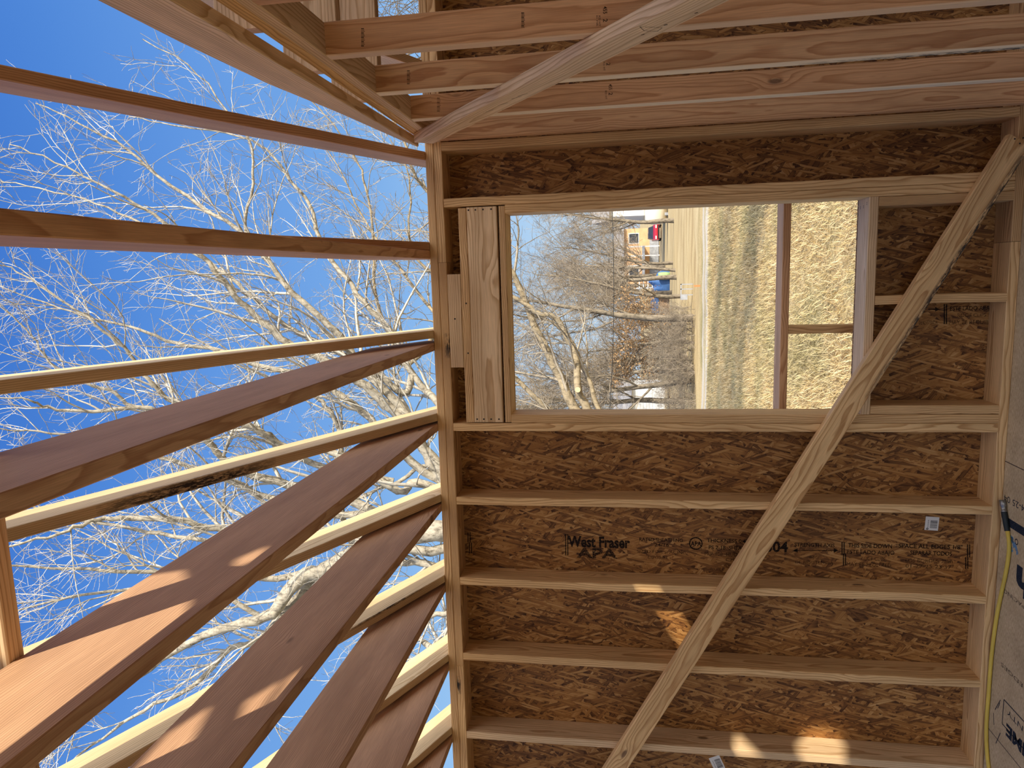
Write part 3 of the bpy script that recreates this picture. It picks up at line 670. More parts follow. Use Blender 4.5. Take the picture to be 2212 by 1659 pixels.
UPY, LX = Vector((0, 1, 0)), Vector((-1, 0, 0))       # print on the subfloor reads towards the window wall
zf = 0.0006
fs = [('2-14-25 04', Vector((-1.585, -0.235, zf)), UPY, LX, 0.028, 0.225, 0.0), ('LIFETIME', Vector((-2.548, -0.52, zf)), UPY, LX, 0.052, 0.365, 0.05), ('WARRANTY', Vector((-2.482, -0.50, zf)), UPY, LX, 0.024, 0.345, 0.0)]
V, Fc = text_geo(fs)
bx0, bx1, by0, by1 = -2.458, -2.570, -0.56, -0.123
for p, q in (((bx0, by0), (bx0, by1)), ((bx0, by1), (bx1, by1)), ((bx1, by1), (bx1, by0)), ((bx1, by0), (bx0, by0))): stroke(V, Fc, (p[0], p[1], zf), (q[0], q[1], zf), 0.005, (0, 0, 1))
stroke(V, Fc, (-1.692, -0.05, zf), (-1.692, -0.42, zf), 0.035, (0, 0, 1))
V2, F2 = text_geo([('h', Vector((-1.85, -0.245, zf)), UPY, LX, 0.11, 0.10, 0.06)])
k = len(V); V += V2; Fc += [tuple(i + k for i in f) for f in F2]
ringstroke(V, Fc, (-1.752, -0.128, zf), 0.011, 0.004, (1, 0, 0), (0, 1, 0), 16)
for (u0, v0, u1, v1) in ((2160, 1518, 2155, 1530), (2149.5, 1533, 2161, 1512), (2151, 1606, 2161, 1583), (2146, 1540, 2147, 1566)):
    p, q = at(u0, v0, Z=zf), at(u1, v1, Z=zf); stroke(V, Fc, p, q, 0.004, (0, 0, 1))
printed('printed_lettering', V, Fc, INK_NAVY, fl)
V, Fc = text_geo([('FASTENER SPACING', Vector((-1.985, -0.46, zf)), UPY, LX, 0.018, 0.40, 0), ('PANEL EDGES', Vector((-2.31, -0.44, zf)), UPY, LX, 0.018, 0.36, 0)])
printed('worn_lettering', V, Fc, INK_FAINT, fl)
V, Fc = [], []
for (u0, v0, u1, v1) in ((2183, 1156, 2191, 1183), (2182, 1176, 2187, 1192), (2192, 1172, 2198, 1198), (2186, 1160, 2189, 1172)): stroke(V, Fc, at(u0, v0, Z=zf), at(u1, v1, Z=zf), 0.016, (0, 0, 1))
printed('blue_marking', V, Fc, INK_BLUE, fl)

#@@OUTSIDE@@
# ------------------------------------------------------------------ the land outside
def gz(y):
    d = y - CAM.y
    if d < 12: return -0.95
    if d < 26: return -0.95 - 0.20 * (d - 12) / 14
    return -1.15 - 0.0295 * (min(d, 130) - 26)
def ground_mat():
    g = NG('dry_meadow', 0.95, 0.1)
    tcn = g.n('ShaderNodeTexCoord'); v = g.sep(tcn.outputs['Object']); P = tcn.outputs['Object']
    n1 = g.noise(P, 0.55, 4.0, 0.65); n2 = g.noise(P, 16.0, 5.0, 0.8); n3 = g.noise(g.vmath('MULTIPLY', P, (0.25, 1.6, 1.0)), 1.0, 3.0, 0.6)
    straw = g.ramp(n2, [(0.30, (0.22, 0.155, 0.07, 1)), (0.5, (0.52, 0.39, 0.19, 1)), (0.72, (0.70, 0.56, 0.32, 1))])
    olive = g.ramp(n2, [(0.30, (0.10, 0.095, 0.035, 1)), (0.6, (0.33, 0.29, 0.125, 1)), (0.8, (0.46, 0.39, 0.20, 1))])
    col = g.mix(g.map(n1, 0.42, 0.62, 0.0, 0.75), straw, olive)
    lawn = g.ramp(n3, [(0.3, (0.38, 0.27, 0.13, 1)), (0.5, (0.53, 0.40, 0.205, 1)), (0.72, (0.62, 0.50, 0.28, 1))])
    lawn = g.mix(1.0, lawn, g.ramp(n2, [(0.3, (0.75, 0.75, 0.75, 1)), (0.7, (1.12, 1.12, 1.12, 1))]), 'MULTIPLY')
    yy = g.math('ADD', v[1], g.math('MULTIPLY', g.math('SUBTRACT', n1, 0.5), 1.2))
    far = g.map(yy, 23.2, 24.5, 0.0, 1.0)
    col = g.mix(far, col, lawn)
    pa = g.math('ADD', v[1], g.math('ADD', g.math('MULTIPLY', g.math('SUBTRACT', n1, 0.5), 0.5), g.math('MULTIPLY', v[0], 0.03)))
    path = g.math('MULTIPLY', g.map(pa, 20.45, 20.75, 0.0, 1.0), g.map(pa, 22.3, 22.6, 1.0, 0.0))
    rut = g.math('MULTIPLY', g.map(pa, 21.2, 21.35, 0.0, 1.0), g.map(pa, 21.75, 21.95, 1.0, 0.0))
    path = g.math('MULTIPLY', path, g.math('SUBTRACT', 1.0, g.math('MULTIPLY', rut, 0.75)))
    col = g.mix(path, col, g.ramp(n2, [(0.3, (0.42, 0.36, 0.27, 1)), (0.7, (0.66, 0.60, 0.49, 1))]))
    g.l(col, g.b.inputs['Base Color'])
    return g.m
ys = [-80, -40, -15, -7.3, 0.2] + list(np.arange(1, 40, 1.0)) + [45, 52, 60, 70, 80, 90, 100, 115, 130, 170, 240]
xs = [-160, -90, -50, -30, -20] + list(np.arange(-14, 15, 1.0)) + [20, 30, 50, 90, 160]
rg = random.Random(5)
V = [(x, y, gz(y) + (rg.uniform(-0.05, 0.05) if 3 < y < 40 and abs(x) < 15 else 0)) for y in ys for x in xs]
nx = len(xs); Fc = [(j * nx + i, j * nx + i + 1, (j + 1) * nx + i + 1, (j + 1) * nx + i) for j in range(len(ys) - 1) for i in range(nx - 1)]
gnd = link('ground', mesh('ground', V, Fc, True), ground_mat()); tag(gnd, kind='structure')

def blades(name, n, xr, yr, hmin, hmax, wmin, wmax, mat, seed, ypow=1.5, clump=0.0, leans=(0.5, 1.9)):
    """dry grass: bent tapering blades, four points long"""
    r = np.random.default_rng(seed)
    y = yr[0] + (yr[1] - yr[0]) * r.random(n) ** ypow
    x = xr[0] + (xr[1] - xr[0]) * r.random(n)
    if clump > 0:
        keep = (np.sin(x * 2.1 + 1.3 * np.sin(y * 1.7)) + np.sin(y * 1.9 + 2.0 + np.sin(x * 1.3)) + r.normal(0, 0.7, n)) > -clump
        x, y = x[keep], y[keep]; n = len(x)
    z = np.array([gz(v) for v in y]) - 0.02
    h = r.uniform(hmin, hmax, n); a = r.uniform(0, 2 * np.pi, n); lean = r.uniform(*leans, n); wd = r.uniform(wmin, wmax, n)
    dx, dy = np.cos(a), np.sin(a); sx, sy = -dy, dx
    rows = []
    for s, wf_ in ((0, 1.0), (0.4, 0.85), (0.75, 0.55), (1.0, 0.12)):
        off = lean * s ** 1.8 * h * 0.8; zz = z + h * s * (1 - 0.42 * lean * s)
        for sg in (-1, 1):
            rows.append(np.stack([x + dx * off + sg * sx * wd * wf_, y + dy * off + sg * sy * wd * wf_, zz], 1))
    Vv = np.stack(rows, 1).reshape(-1, 3)
    b0 = (np.arange(n) * 8)[:, None]
    Q = np.concatenate([b0 + np.array([[k, k + 1, k + 3, k + 2]]) for k in (0, 2, 4)], 0)
    me = bpy.data.meshes.new(name); me.vertices.add(len(Vv)); me.vertices.foreach_set('co', Vv.astype(np.float32).ravel())
    me.loops.add(Q.size); me.loops.foreach_set('vertex_index', Q.astype(np.int32).ravel())
    me.polygons.add(len(Q)); me.polygons.foreach_set('loop_start', np.arange(len(Q), dtype=np.int32) * 4)
    me.update(calc_edges=True)
    return link(name, me, mat)
def grass_mat():
    g = NG('straw_grass', 0.8, 0.15)
    ge = g.n('ShaderNodeNewGeometry'); tcn = g.n('ShaderNodeTexCoord')
    n1 = g.noise(tcn.outputs['Object'], 0.8, 3.0, 0.6)
    c1 = g.ramp(ge.outputs['Random Per Island'], [(0.0, (0.42, 0.30, 0.13, 1)), (0.45, (0.66, 0.50, 0.25, 1)), (0.85, (0.82, 0.68, 0.40, 1)), (1.0, (0.40, 0.22, 0.09, 1))])
    c2 = g.ramp(ge.outputs['Random Per Island'], [(0.0, (0.22, 0.20, 0.08, 1)), (0.6, (0.48, 0.40, 0.20, 1)), (1.0, (0.62, 0.53, 0.30, 1))])
    g.l(g.mix(g.map(n1, 0.46, 0.62, 0.0, 0.8), c1, c2), g.b.inputs['Base Color'])
    return g.m
GRASS = grass_mat()
gs = blades('grass', 230000, (-5.5, 2.5), (3.8, 20.2), 0.06, 0.22, 0.0024, 0.0056, GRASS, 3, 1.35, 1.3); tag(gs, 'tall dry straw coloured grass filling the field beyond the window', 'grass', kind='stuff')
lv = blades('fallen_leaves', 9000, (-6.5, 3.5), (3.4, 20.0), 0.03, 0.08, 0.012, 0.026, DEADLEAF, 8, 1.7); tag(lv, 'brown fallen leaves scattered through the dry grass', 'leaves', kind='stuff')

# ------------------------------------------------------------------ bare trees
def wander(rg, p, d, L, n, wob, up):
    P = [np.array(p, float)]; d = np.array(d, float); st = L / n
    for i in range(n):
        d = d + rg.normal(0, wob, 3); d[2] += up; d /= np.linalg.norm(d)
        P.append(P[-1] + d * st)
    return np.array(P)
def grow(out, P, R, lvl, cfg, rg):
    """side branches along a path; out is one Tubes per level group"""
    if lvl >= len(cfg): return
    dens, l0, l1, wob, up, n, k, minr, t0, a0, a1 = cfg[lvl]
    seg = np.linalg.norm(np.diff(P, axis=0), axis=1); cum = np.concatenate([[0], np.cumsum(seg)]); L = cum[-1]
    cnt = int(L * dens + rg.random())
    for _ in range(cnt):
        s = (t0 + (1 - t0) * rg.random()) * L; i = min(np.searchsorted(cum, s) - 1, len(seg) - 1); i = max(i, 0)
        f = (s - cum[i]) / (seg[i] + 1e-9); p = P[i] + (P[i + 1] - P[i]) * f; r0 = R[i] + (R[i + 1] - R[i]) * f
        t = (P[i + 1] - P[i]) / (seg[i] + 1e-9)
        q = rg.normal(0, 1, 3); q -= t * (q @ t); q /= np.linalg.norm(q) + 1e-9
        a = math.radians(rg.uniform(a0, a1)); d = t * math.cos(a) + q * math.sin(a)
        Lc = rg.uniform(l0, l1) * (1.15 - 0.6 * s / L)
        rb = max(min(r0 * 0.55, Lc * 0.014 + minr), minr)
        Pc = wander(rg, p, d, Lc, n, wob, up); Rc = np.linspace(rb, minr * 0.6, len(Pc))
        out[min(lvl, len(out) - 1)].add(Pc, Rc, k)
        grow(out, Pc, Rc, lvl + 1, cfg, rg)

LIMBS_MAIN = [   # pixel path from base to tip, width in pixels at the base, distance at base and tip
 ([(1060, 1130), (960, 1040), (925, 985), (880, 900), (800, 810), (732, 728), (714, 705), (633, 633), (583, 570), (517, 499), (371, 402), (271, 321), (171, 267), (77, 221)], 24, 10, 9.0),
 ([(1060, 1130), (950, 1010), (892, 930), (832, 874), (773, 821), (680, 765), (619, 741), (547, 678), (497, 624), (452, 570), (390, 515), (330, 465), (240, 410), (120, 350), (20, 310)], 24, 10, 8.4),
 ([(1060, 1130), (1000, 1080), (892, 1000), (813, 915), (760, 874), (713, 837), (655, 810), (560, 790), (480, 760), (380, 740), (300, 710), (200, 690), (100, 655), (-20, 610)], 19, 10, 8.8),
 ([(1060, 1130), (1000, 1085), (900, 1040), (860, 1060), (735, 980), (617, 963), (575, 938), (524, 915), (441, 890), (361, 859), (319, 816), (265, 752), (224, 714), (150, 660), (60, 600), (-20, 560)], 19, 10, 8.2),
 ([(1060, 1130), (930, 1150), (750, 1080), (626, 1046), (543, 1024), (479, 989), (441, 944), (380, 905), (300, 880), (200, 890), (102, 883), (61, 864), (-30, 861)], 22, 10, 8.0),
 ([(820, 1108), (700, 1110), (578, 1075), (511, 1046), (430, 1015), (351, 989), (260, 960), (160, 940), (60, 930), (-20, 925)], 14, 9.8, 8.4),
 ([(1060, 1135), (930, 1190), (700, 1150), (560, 1148), (470, 1142), (383, 1123), (262, 1120), (192, 1126), (128, 1155), (26, 1177), (-40, 1200)], 22, 10, 8.0),
 ([(620, 1150), (560, 1180), (415, 1164), (281, 1142), (150, 1120), (60, 1090), (-30, 1060)], 11, 9.4, 8.6),
 ([(735, 1215), (600, 1250), (480, 1240), (321, 1235), (192, 1230), (35, 1221), (-40, 1215)], 14, 9.8, 8.2),
 ([(560, 1330), (480, 1290), (360, 1265), (258, 1275), (157, 1289), (49, 1317), (-30, 1340)], 10, 9.7, 8.6),
 ([(1070, 1150), (1000, 1146), (940, 1148), (860, 1160), (780, 1190), (700, 1232), (652, 1247), (600, 1310), (572, 1335), (482, 1359), (398, 1394), (300, 1460), (200, 1520), (120, 1600), (40, 1680)], 52, 10, 9.0),
 ([(690, 1240), (640, 1290), (560, 1380), (499, 1401), (419, 1481), (335, 1520), (244, 1575), (150, 1650), (60, 1720)], 17, 9.9, 9.2),
 ([(1060, 1140), (948, 1009), (860, 1040), (782, 1072), (700, 1110), (600, 1130), (520, 1160)], 10, 10, 9.6),
 ([(1070, 1160), (1000, 1250), (940, 1225), (880, 1215), (800, 1230), (740, 1270), (640, 1320), (540, 1420), (440, 1560)], 22, 10, 9.8),
 ([(1070, 1170), (1000, 1420), (940, 1400), (890, 1380), (840, 1400), (760, 1440), (660, 1540)], 20, 10, 10.5),
 ([(1070, 1170), (990, 1310), (930, 1330), (880, 1370), (840, 1450), (800, 1560)], 14, 10, 10.2),
 ([(775, 1195), (735, 1110), (735, 937), (704, 880), (679, 855), (620, 830), (540, 800), (440, 740), (340, 690)], 13, 9.9, 9.4),
 ([(850, 1040), (700, 1010), (607, 965), (563, 937), (509, 912), (400, 900), (287, 880), (249, 848), (188, 829), (121, 794), (77, 736), (32, 685), (-20, 640)], 13, 9.9, 8.6),
 ([(700, 690), (640, 640), (580, 560), (533, 497), (545, 400), (540, 307), (500, 260), (430, 160), (310, 85)], 8, 9.6, 9.4),
 ([(1060, 1130), (960, 900), (943, 868), (892, 812), (845, 719), (786, 651), (732, 583), (687, 511), (669, 443), (624, 384), (588, 334), (520, 294), (375, 271), (280, 250)], 16, 10, 10),
 ([(890, 810), (873, 850), (801, 800), (725, 760), (668, 730), (623, 707), (559, 656), (500, 600), (440, 560), (350, 510), (280, 470), (180, 430), (60, 400), (-30, 385)], 14, 10, 9.6),
]
LIMBS_SIDE = [
 ([(1400, 1060), (1330, 985), (1242, 884), (1210, 819), (1177, 748), (1145, 681), (1107, 590), (1000, 480), (930, 420), (893, 370), (870, 300), (835, 240), (760, 170)], 25, 12, 12.5),
 ([(1330, 985), (1269, 884), (1250, 843), (1244, 770), (1222, 721), (1198, 685), (1161, 677), (1126, 650), (1060, 610), (960, 600), (890, 542), (886, 407), (872, 353), (840, 300)], 18, 12, 12),
 ([(1370, 1020), (1293, 884), (1275, 827), (1254, 780), (1230, 730), (1180, 690), (1110, 680), (1000, 660), (930, 590)], 11, 12, 12.8),
 ([(1000, 640), (880, 790), (841, 719), (809, 633), (807, 520), (791, 407), (764, 334), (705, 253), (633, 181)], 9, 12.3, 12),
 ([(1330, 985), (1180, 880), (1090, 800), (960, 700), (880, 600), (800, 500), (740, 380), (690, 300)], 12, 12, 13),
]
def limb_tree(name, label, limbs, base_px, foot, seed, cfg, group, bk=BARK, tw=TWIG):
    root = empty(name, foot); tag(root, label, 'tree', group)
    rg = np.random.default_rng(seed); big, small = Tubes(), Tubes()
    for pts, wpx, d0, d1 in limbs:
        n = len(pts); P = np.array([at(u, v, depth=d0 + (d1 - d0) * (i / (n - 1)) ** 1.2) for i, (u, v) in enumerate(pts)])
        P = smooth_path(P, 4); m = len(P)
        P[3:] += rg.normal(0, 0.011, (m - 3, 3))
        s = np.linspace(0, 1, m); R = (wpx * d0 / F_PX / 2) * (1 - s) ** 1.15 + 0.007
        big.add(P, R, 9)
        grow([small], P[2:], R[2:], 0, cfg, rg)
    b0 = np.array(at(*base_px[:2], depth=base_px[2])); f0 = np.array(foot)
    P = smooth_path([f0, f0 + (b0 - f0) * 0.35 + np.array([0.08, 0, 0]), f0 + (b0 - f0) * 0.75 - np.array([0.05, 0, 0]), b0], 5)
    big.add(P, np.linspace(base_px[3] * 1.5, base_px[3], len(P)), 12)
    big.build('trunk_and_limbs', bk, root, Matrix.Identity(4)); small.build('twigs', tw, root, Matrix.Identity(4))
    root.children[1]['kind'] = 'stuff'
    return root
#        per m, length range, wobble, up, points, sides, min radius, start, angle range
CFG_MAIN = [(3.0, 0.7, 2.3, 0.13, 0.03, 8, 4, 0.0050, 0.10, 22, 52), (4.8, 0.28, 0.95, 0.15, 0.015, 6, 3, 0.0037, 0.08, 25, 60), (5.5, 0.12, 0.42, 0.16, 0.0, 4, 3, 0.0029, 0.10, 28, 65)]
cb = at(1065, 1140, depth=10)
limb_tree('bare_tree', 'large bare tree whose pale limbs spread over the open rafters', LIMBS_MAIN, (1065, 1140, 10, 0.27), (cb.x - 0.3, cb.y + 0.2, gz(cb.y)), 21, CFG_MAIN, 'bare trees behind the house')
cs_ = at(1390, 1050, depth=12)
CFG_SIDE = [(3.4, 0.7, 2.0, 0.13, 0.03, 8, 4, 0.0060, 0.10, 22, 55), (5.0, 0.28, 0.9, 0.15, 0.015, 6, 3, 0.0048, 0.08, 25, 60), (5.0, 0.12, 0.40, 0.16, 0.0, 4, 3, 0.0040, 0.10, 28, 65)]
st_ = limb_tree('bare_tree', 'leaning bare tree crossing the upper window with a pale sawn stub', LIMBS_SIDE, (1390, 1050, 12, 0.16), (cs_.x - 0.25, cs_.y + 0.1, gz(cs_.y)), 33, CFG_SIDE, 'bare trees behind the house', bark('tan_bark', (0.37, 0.30, 0.20), (0.12, 0.095, 0.065), 14), bark('tan_twig_bark', (0.47, 0.41, 0.33), (0.19, 0.16, 0.125), 6))
sc_ = at(1248, 842, depth=11.85); t_ = Tubes(); dn_ = np.array((CAM - sc_).normalized()); p0_ = np.array(sc_)
t_.add(np.array([p0_ - dn_ * 0.06, p0_ + dn_ * 0.07]), np.array([0.05, 0.045]), 14); t_.build('sawn_stub', BARK, st_, Matrix.Identity(4))
ec = mesh('stub_face', [tuple(p0_ + dn_ * 0.071)], []); bm = bmesh.new(); bmesh.ops.create_circle(bm, cap_ends=True, radius=0.045, segments=18); bm.to_mesh(ec); bm.free()
link('stub_face', ec, plain('fresh_cut_wood', (0.72, 0.52, 0.28), var=0.15, scale=40), st_, Matrix.Translation(p0_ + dn_ * 0.071) @ Vector(dn_).to_track_quat('Z', 'Y').to_matrix().to_4x4())

# trees farther off: a few kinds built once, then copied one by one
def far_tree(name, seed, hgt, trunk_r, cfg, fork=0.3, leaf=0):
    root = empty(name); rg = np.random.default_rng(seed); big, small = Tubes(), Tubes()
    P = wander(rg, (0, 0, -0.2), (rg.normal(0, 0.06), rg.normal(0, 0.06), 1), hgt * 0.75, 14, 0.06, 0.06)
    R = np.linspace(trunk_r, 0.02, len(P)); big.add(P, R, 8)
    for i in range(7):
        k = int(len(P) * (fork + 0.08 * i)); k = min(k, len(P) - 2); a = rg.uniform(0, 2 * math.pi)
        q = wander(rg, P[k], (math.cos(a) * 0.8, math.sin(a) * 0.8, 0.75), hgt * rg.uniform(0.3, 0.5), 10, 0.10, 0.05)
        r = np.linspace(R[k] * 0.42, 0.010, len(q)); big.add(q, r, 6); grow([small], q, r, 0, cfg, rg)
    grow([small], P[4:], R[4:], 0, cfg, rg)
    big.build('trunk_and_limbs', BARK_FAR, root, Matrix.Identity(4)); tw = small.build('twigs', TWIG_FAR, root, Matrix.Identity(4)); tw['kind'] = 'stuff'
    if leaf:
        n = leaf; tips = np.concatenate(small.V); tips = tips[tips[:, 2] < hgt * 0.55] if len(tips) else tips; p = tips[rg.integers(0, len(tips), n)] + rg.normal(0, 0.05, (n, 3))
        a = rg.normal(0, 1, (n, 3)); a /= np.linalg.norm(a, axis=1, keepdims=True); b_ = np.cross(a, rg.normal(0, 1, (n, 3))); b_ /= np.linalg.norm(b_, axis=1, keepdims=True)
        s = rg.uniform(0.025, 0.06, (n, 1)); Vv = np.stack([p - a * s, p + b_ * s * 0.6, p + a * s, p - b_ * s * 0.6], 1).reshape(-1, 3)
        lo = link('leaves', mesh('leaves', Vv, [(4 * i, 4 * i + 1, 4 * i + 2, 4 * i + 3) for i in range(n)]), DEADLEAF, root, Matrix.Identity(4)); lo['kind'] = 'stuff'
    return root
def dup(root, x, y, rz, sc, label=None, group=None):
    r = root.copy(); C.objects.link(r); r.location = (x, y, gz(y)); r.rotation_euler = (0, 0, rz); r.scale = (sc, sc, sc)
    for ch in root.children:
        c = ch.copy(); C.objects.link(c); c.parent = r; c.matrix_parent_inverse = Matrix.Identity(4)
    tag(r, label, 'tree', group); return r
CFG_MID = [(3.4, 0.8, 2.6, 0.14, 0.02, 7, 3, 0.010, 0.12, 25, 60), (5.4, 0.3, 1.1, 0.16, 0.01, 5, 3, 0.007, 0.10, 25, 65), (4.6, 0.15, 0.55, 0.16, 0.0, 3, 3, 0.0055, 0.1, 25, 65)]
CFG_FAR = [(1.8, 1.0, 3.0, 0.14, 0.03, 6, 3, 0.022, 0.15, 25, 60), (2.0, 0.5, 1.5, 0.16, 0.01, 4, 3, 0.018, 0.1, 25, 65)]
CFG_BRUSH = [(7.0, 0.5, 1.3, 0.18, 0.02, 6, 3, 0.007, 0.05, 20, 60), (6.0, 0.2, 0.6, 0.18, 0.0, 4, 3, 0.006, 0.05, 25, 70)]
KA = far_tree('bare_tree', 101, 12.0, 0.17, CFG_MID); KB = far_tree('bare_tree', 102, 10.5, 0.125, CFG_MID, 0.2); KO = far_tree('oak_tree', 103, 6.0, 0.10, CFG_MID, 0.15, leaf=3600)
KF = far_tree('bare_tree', 104, 13.0, 0.30, CFG_FAR, 0.3); KG = far_tree('bare_tree', 105, 11.0, 0.24, CFG_FAR, 0.22)
def brush(seed):
    root = empty('brush'); rg = np.random.default_rng(seed); small = Tubes()
    for i in range(10):
        a = rg.uniform(0, 2 * math.pi); P = wander(rg, (rg.normal(0, 0.5), rg.normal(0, 0.4), -0.1), (math.cos(a) * 0.45, math.sin(a) * 0.45, 1), rg.uniform(1.2, 2.6), 7, 0.14, 0.0)
        R = np.linspace(0.018, 0.005, len(P)); small.add(P, R, 4); grow([small], P, R, 0, CFG_BRUSH, rg)
    o = small.build('stems', TWIG_FAR, root, Matrix.Identity(4)); o['kind'] = 'stuff'
    return root
KS = brush(7); KS2 = brush(8)
# (kind, pixel row in the photograph, distance, turn, size): placed on the land along that line of sight
MIDT = 'bare trees along the track'
PLANT = [(KA, 688, 29.5, 0.3, 1.0, 'dark trunked bare tree by the track in line with the middle of the window', MIDT),
         (KB, 822, 30.5, 2.1, 1.1, 'forked bare tree by the track in front of the white sided house', MIDT),
         (KO, 742, 32.0, 1.0, 1.05, 'small oak holding brown leaves among the trees by the track', MIDT),
         (KB, 640, 34.0, 4.0, 0.95, 'slim bare tree by the track beside the blue tarp', MIDT),
         (KA, 865, 36.0, 5.2, 1.0, 'bare tree by the track near the lower window edge', MIDT),
         (KO, 700, 35.0, 3.2, 0.9, 'leaning oak with brown leaves behind the dark trunk', MIDT),
         (KB, 770, 33.5, 0.7, 1.1, 'bare tree crowding the leafy oak', MIDT),
         (KA, 600, 44.0, 2.6, 0.95, 'grey bare tree between the porch and the blue tarp', MIDT),
         (KA, 478, 48.0, 1.4, 1.0, 'thick pale trunk standing in front of the white house', MIDT),
         (KB, 568, 50.0, 3.9, 1.1, 'dark trunk standing before the porch of the low house', MIDT),
         (KA, 632, 52.0, 0.1, 1.0, 'straight pale trunk beside the blue tarp', MIDT),
         (KB, 585, 46.0, 5.5, 1.0, 'leaning bare tree crossing in front of the stair', MIDT),
         (KA, 800, 45.0, 3.3, 1.05, 'bare tree half hidden by the brush near the sided house', MIDT)]
first = set()
for kind, v, d, rz, sc, lab, grp in PLANT:
    p = at(1440, v, depth=d)
    if kind.name not in first:
        first.add(kind.name); kind.location = (p.x, p.y, gz(p.y)); kind.rotation_euler = (0, 0, rz); kind.scale = (sc, sc, sc); tag(kind, lab, 'tree', grp)
    else: dup(kind, p.x, p.y, rz, sc, lab, grp)
rg = random.Random(77); FARG = 'bare trees of the far woodland'; i = 0
for d, n in ((72, 10), (84, 12), (100, 13)):
    for k in range(n):
        v = 250 + (k + rg.uniform(0.1, 0.9)) * 860 / n; p = at(1400, v, depth=d + rg.uniform(-4, 4)); kind = KF if rg.random() < 0.5 else KG
        lab = 'one of the tall bare trees in the grey woodland behind the houses'
        if kind.name not in first:
            first.add(kind.name); kind.location = (p.x, p.y, gz(p.y)); kind.scale = (0.95,) * 3; tag(kind, lab, 'tree', FARG)
        else: dup(kind, p.x, p.y, rg.uniform(0, 6.28), rg.uniform(0.8, 1.1), lab, FARG)
BR = 'leafless brush along the track'
for k, (v, d, sc) in enumerate(((684, 28.5, 0.6), (716, 30, 0.9), (742, 28.5, 0.7), (772, 29.5, 0.9), (798, 28, 0.55), (828, 29, 0.7), (866, 28, 0.6), (893, 29.5, 0.7), (735, 37, 1.1), (775, 38, 1.1), (700, 38, 0.9), (812, 40, 0.9))):
    p = at(1500, v, depth=d); kind = KS if k % 2 == 0 else KS2; lab = 'tangled clump of leafless brush at the foot of the trees by the track'
    if kind.name not in first:
        first.add(kind.name); kind.location = (p.x, p.y, gz(p.y)); kind.scale = (sc,) * 3; tag(kind, lab, 'shrub', BR); root = kind
    else: root = dup(kind, p.x, p.y, k * 1.3, sc, lab, BR); root['category'] = 'shrub'
pq_ = at(860, 60, depth=15); dup(KB, pq_.x, pq_.y, 2.2, 1.0, 'bare tree glimpsed in the slot of sky beyond the partition', 'bare trees behind the house')
# a bare tree beyond the gable: only its shadow falls into the field seen through the window
for x_, y_, r_, s_ in ((5.4, 5.9, 0.8, 0.85), (7.6, 5.2, 2.3, 0.95), (9.4, 6.6, 5.0, 1.0)):
    dup(KA if s_ < 1 else KB, x_, y_, r_, s_, 'bare tree beyond the gable end throwing shadow over the field', 'bare trees beyond the gable')

# ------------------------------------------------------------------ far yards: houses, car, tarp, wire
WHITE = plain('white_siding_paint', (0.74, 0.73, 0.70), 0.6); TANP = plain('tan_siding', (0.60, 0.36, 0.19), 0.7, var=0.12, scale=2); ROOFG = plain('grey_shingle', (0.30, 0.28, 0.26), 0.9, var=0.2, scale=3)
GLASSD = plain('dark_window', (0.04, 0.045, 0.055), 0.2, spec=0.6); TARP = plain('blue_tarp', (0.045, 0.11, 0.27), 0.5, var=0.2, scale=2); REDP = plain('red_car_paint', (0.55, 0.015, 0.03), 0.25, spec=0.6); RUB = plain('tyre_rubber', (0.02, 0.02, 0.02), 0.8)
CREAM = plain('cream_metal', (0.72, 0.66, 0.52), 0.5); GREYD = plain('weathered_deck', (0.30, 0.31, 0.33), 0.8, var=0.2, scale=4); GREEN = plain('green_plastic', (0.25, 0.36, 0.16), 0.6)
def lbox(name, root, x0, x1, y0, y1, z0, z1, mat): return slab(name, (root.location.x + x0, root.location.y + y0, root.location.z + z0), (root.location.x + x1, root.location.y + y1, root.location.z + z1), mat, root)
def gable(name, root, x0, x1, y0, y1, z, rise, mat):
    ox, oy, oz = root.location; ym = (y0 + y1) / 2
    V = [(ox + x0, oy + y0, oz + z), (ox + x1, oy + y0, oz + z), (ox + x0, oy + y1, oz + z), (ox + x1, oy + y1, oz + z), (ox + x0, oy + ym, oz + z + rise), (ox + x1, oy + ym, oz + z + rise)]
    return link(name, mesh(name, V, [(0, 1, 5, 4), (2, 4, 5, 3), (0, 4, 2), (1, 3, 5), (0, 2, 3, 1)]), mat, root, Matrix.Identity(4))
def site(name, u, v, d, label, cat):
    p = at(u, v, depth=d); o = empty(name, (p.x, p.y, gz(p.y))); return tag(o, label, cat)
h = site('low_house', 1440, 552, 93, 'low tan house with a grey deck, porch posts and dark window behind the trees', 'house')
lbox('wall', h, -4.2, 3.8, 2.5, 8, 0.0, 4.6, TANP); gable('roof', h, -4.6, 4.2, 1.9, 8.6, 4.6, 1.4, ROOFG)
for x in (1.9, -2.6): wnd = lbox('window', h, x, x + 1.2, 2.42, 2.5, 2.7, 3.9, GLASSD); lbox('window_frame', wnd, x + h.location.x - wnd.location.x - 0.1, x + h.location.x - wnd.location.x + 1.3, h.location.y + 2.46 - wnd.location.y, h.location.y + 2.495 - wnd.location.y, h.location.z + 2.6 - wnd.location.z, h.location.z + 4.0 - wnd.location.z, WHITE)
lbox('deck', h, -2.6, 1.4, 0.2, 2.4, 1.9, 2.2, GREYD)
for x in (-2.5, -1.2, 0.1, 1.3): lbox('porch_post', h, x - 0.07, x + 0.07, 0.25, 0.4, 0.0, 4.2, WHITE)
lbox('skirting', h, -4.1, 3.7, 2.3, 2.48, 0.0, 1.2, GREYD)
ld = site('porch_stair', 1440, 612, 60, 'white porch stair with rails rising beside the blue tarp', 'stair')
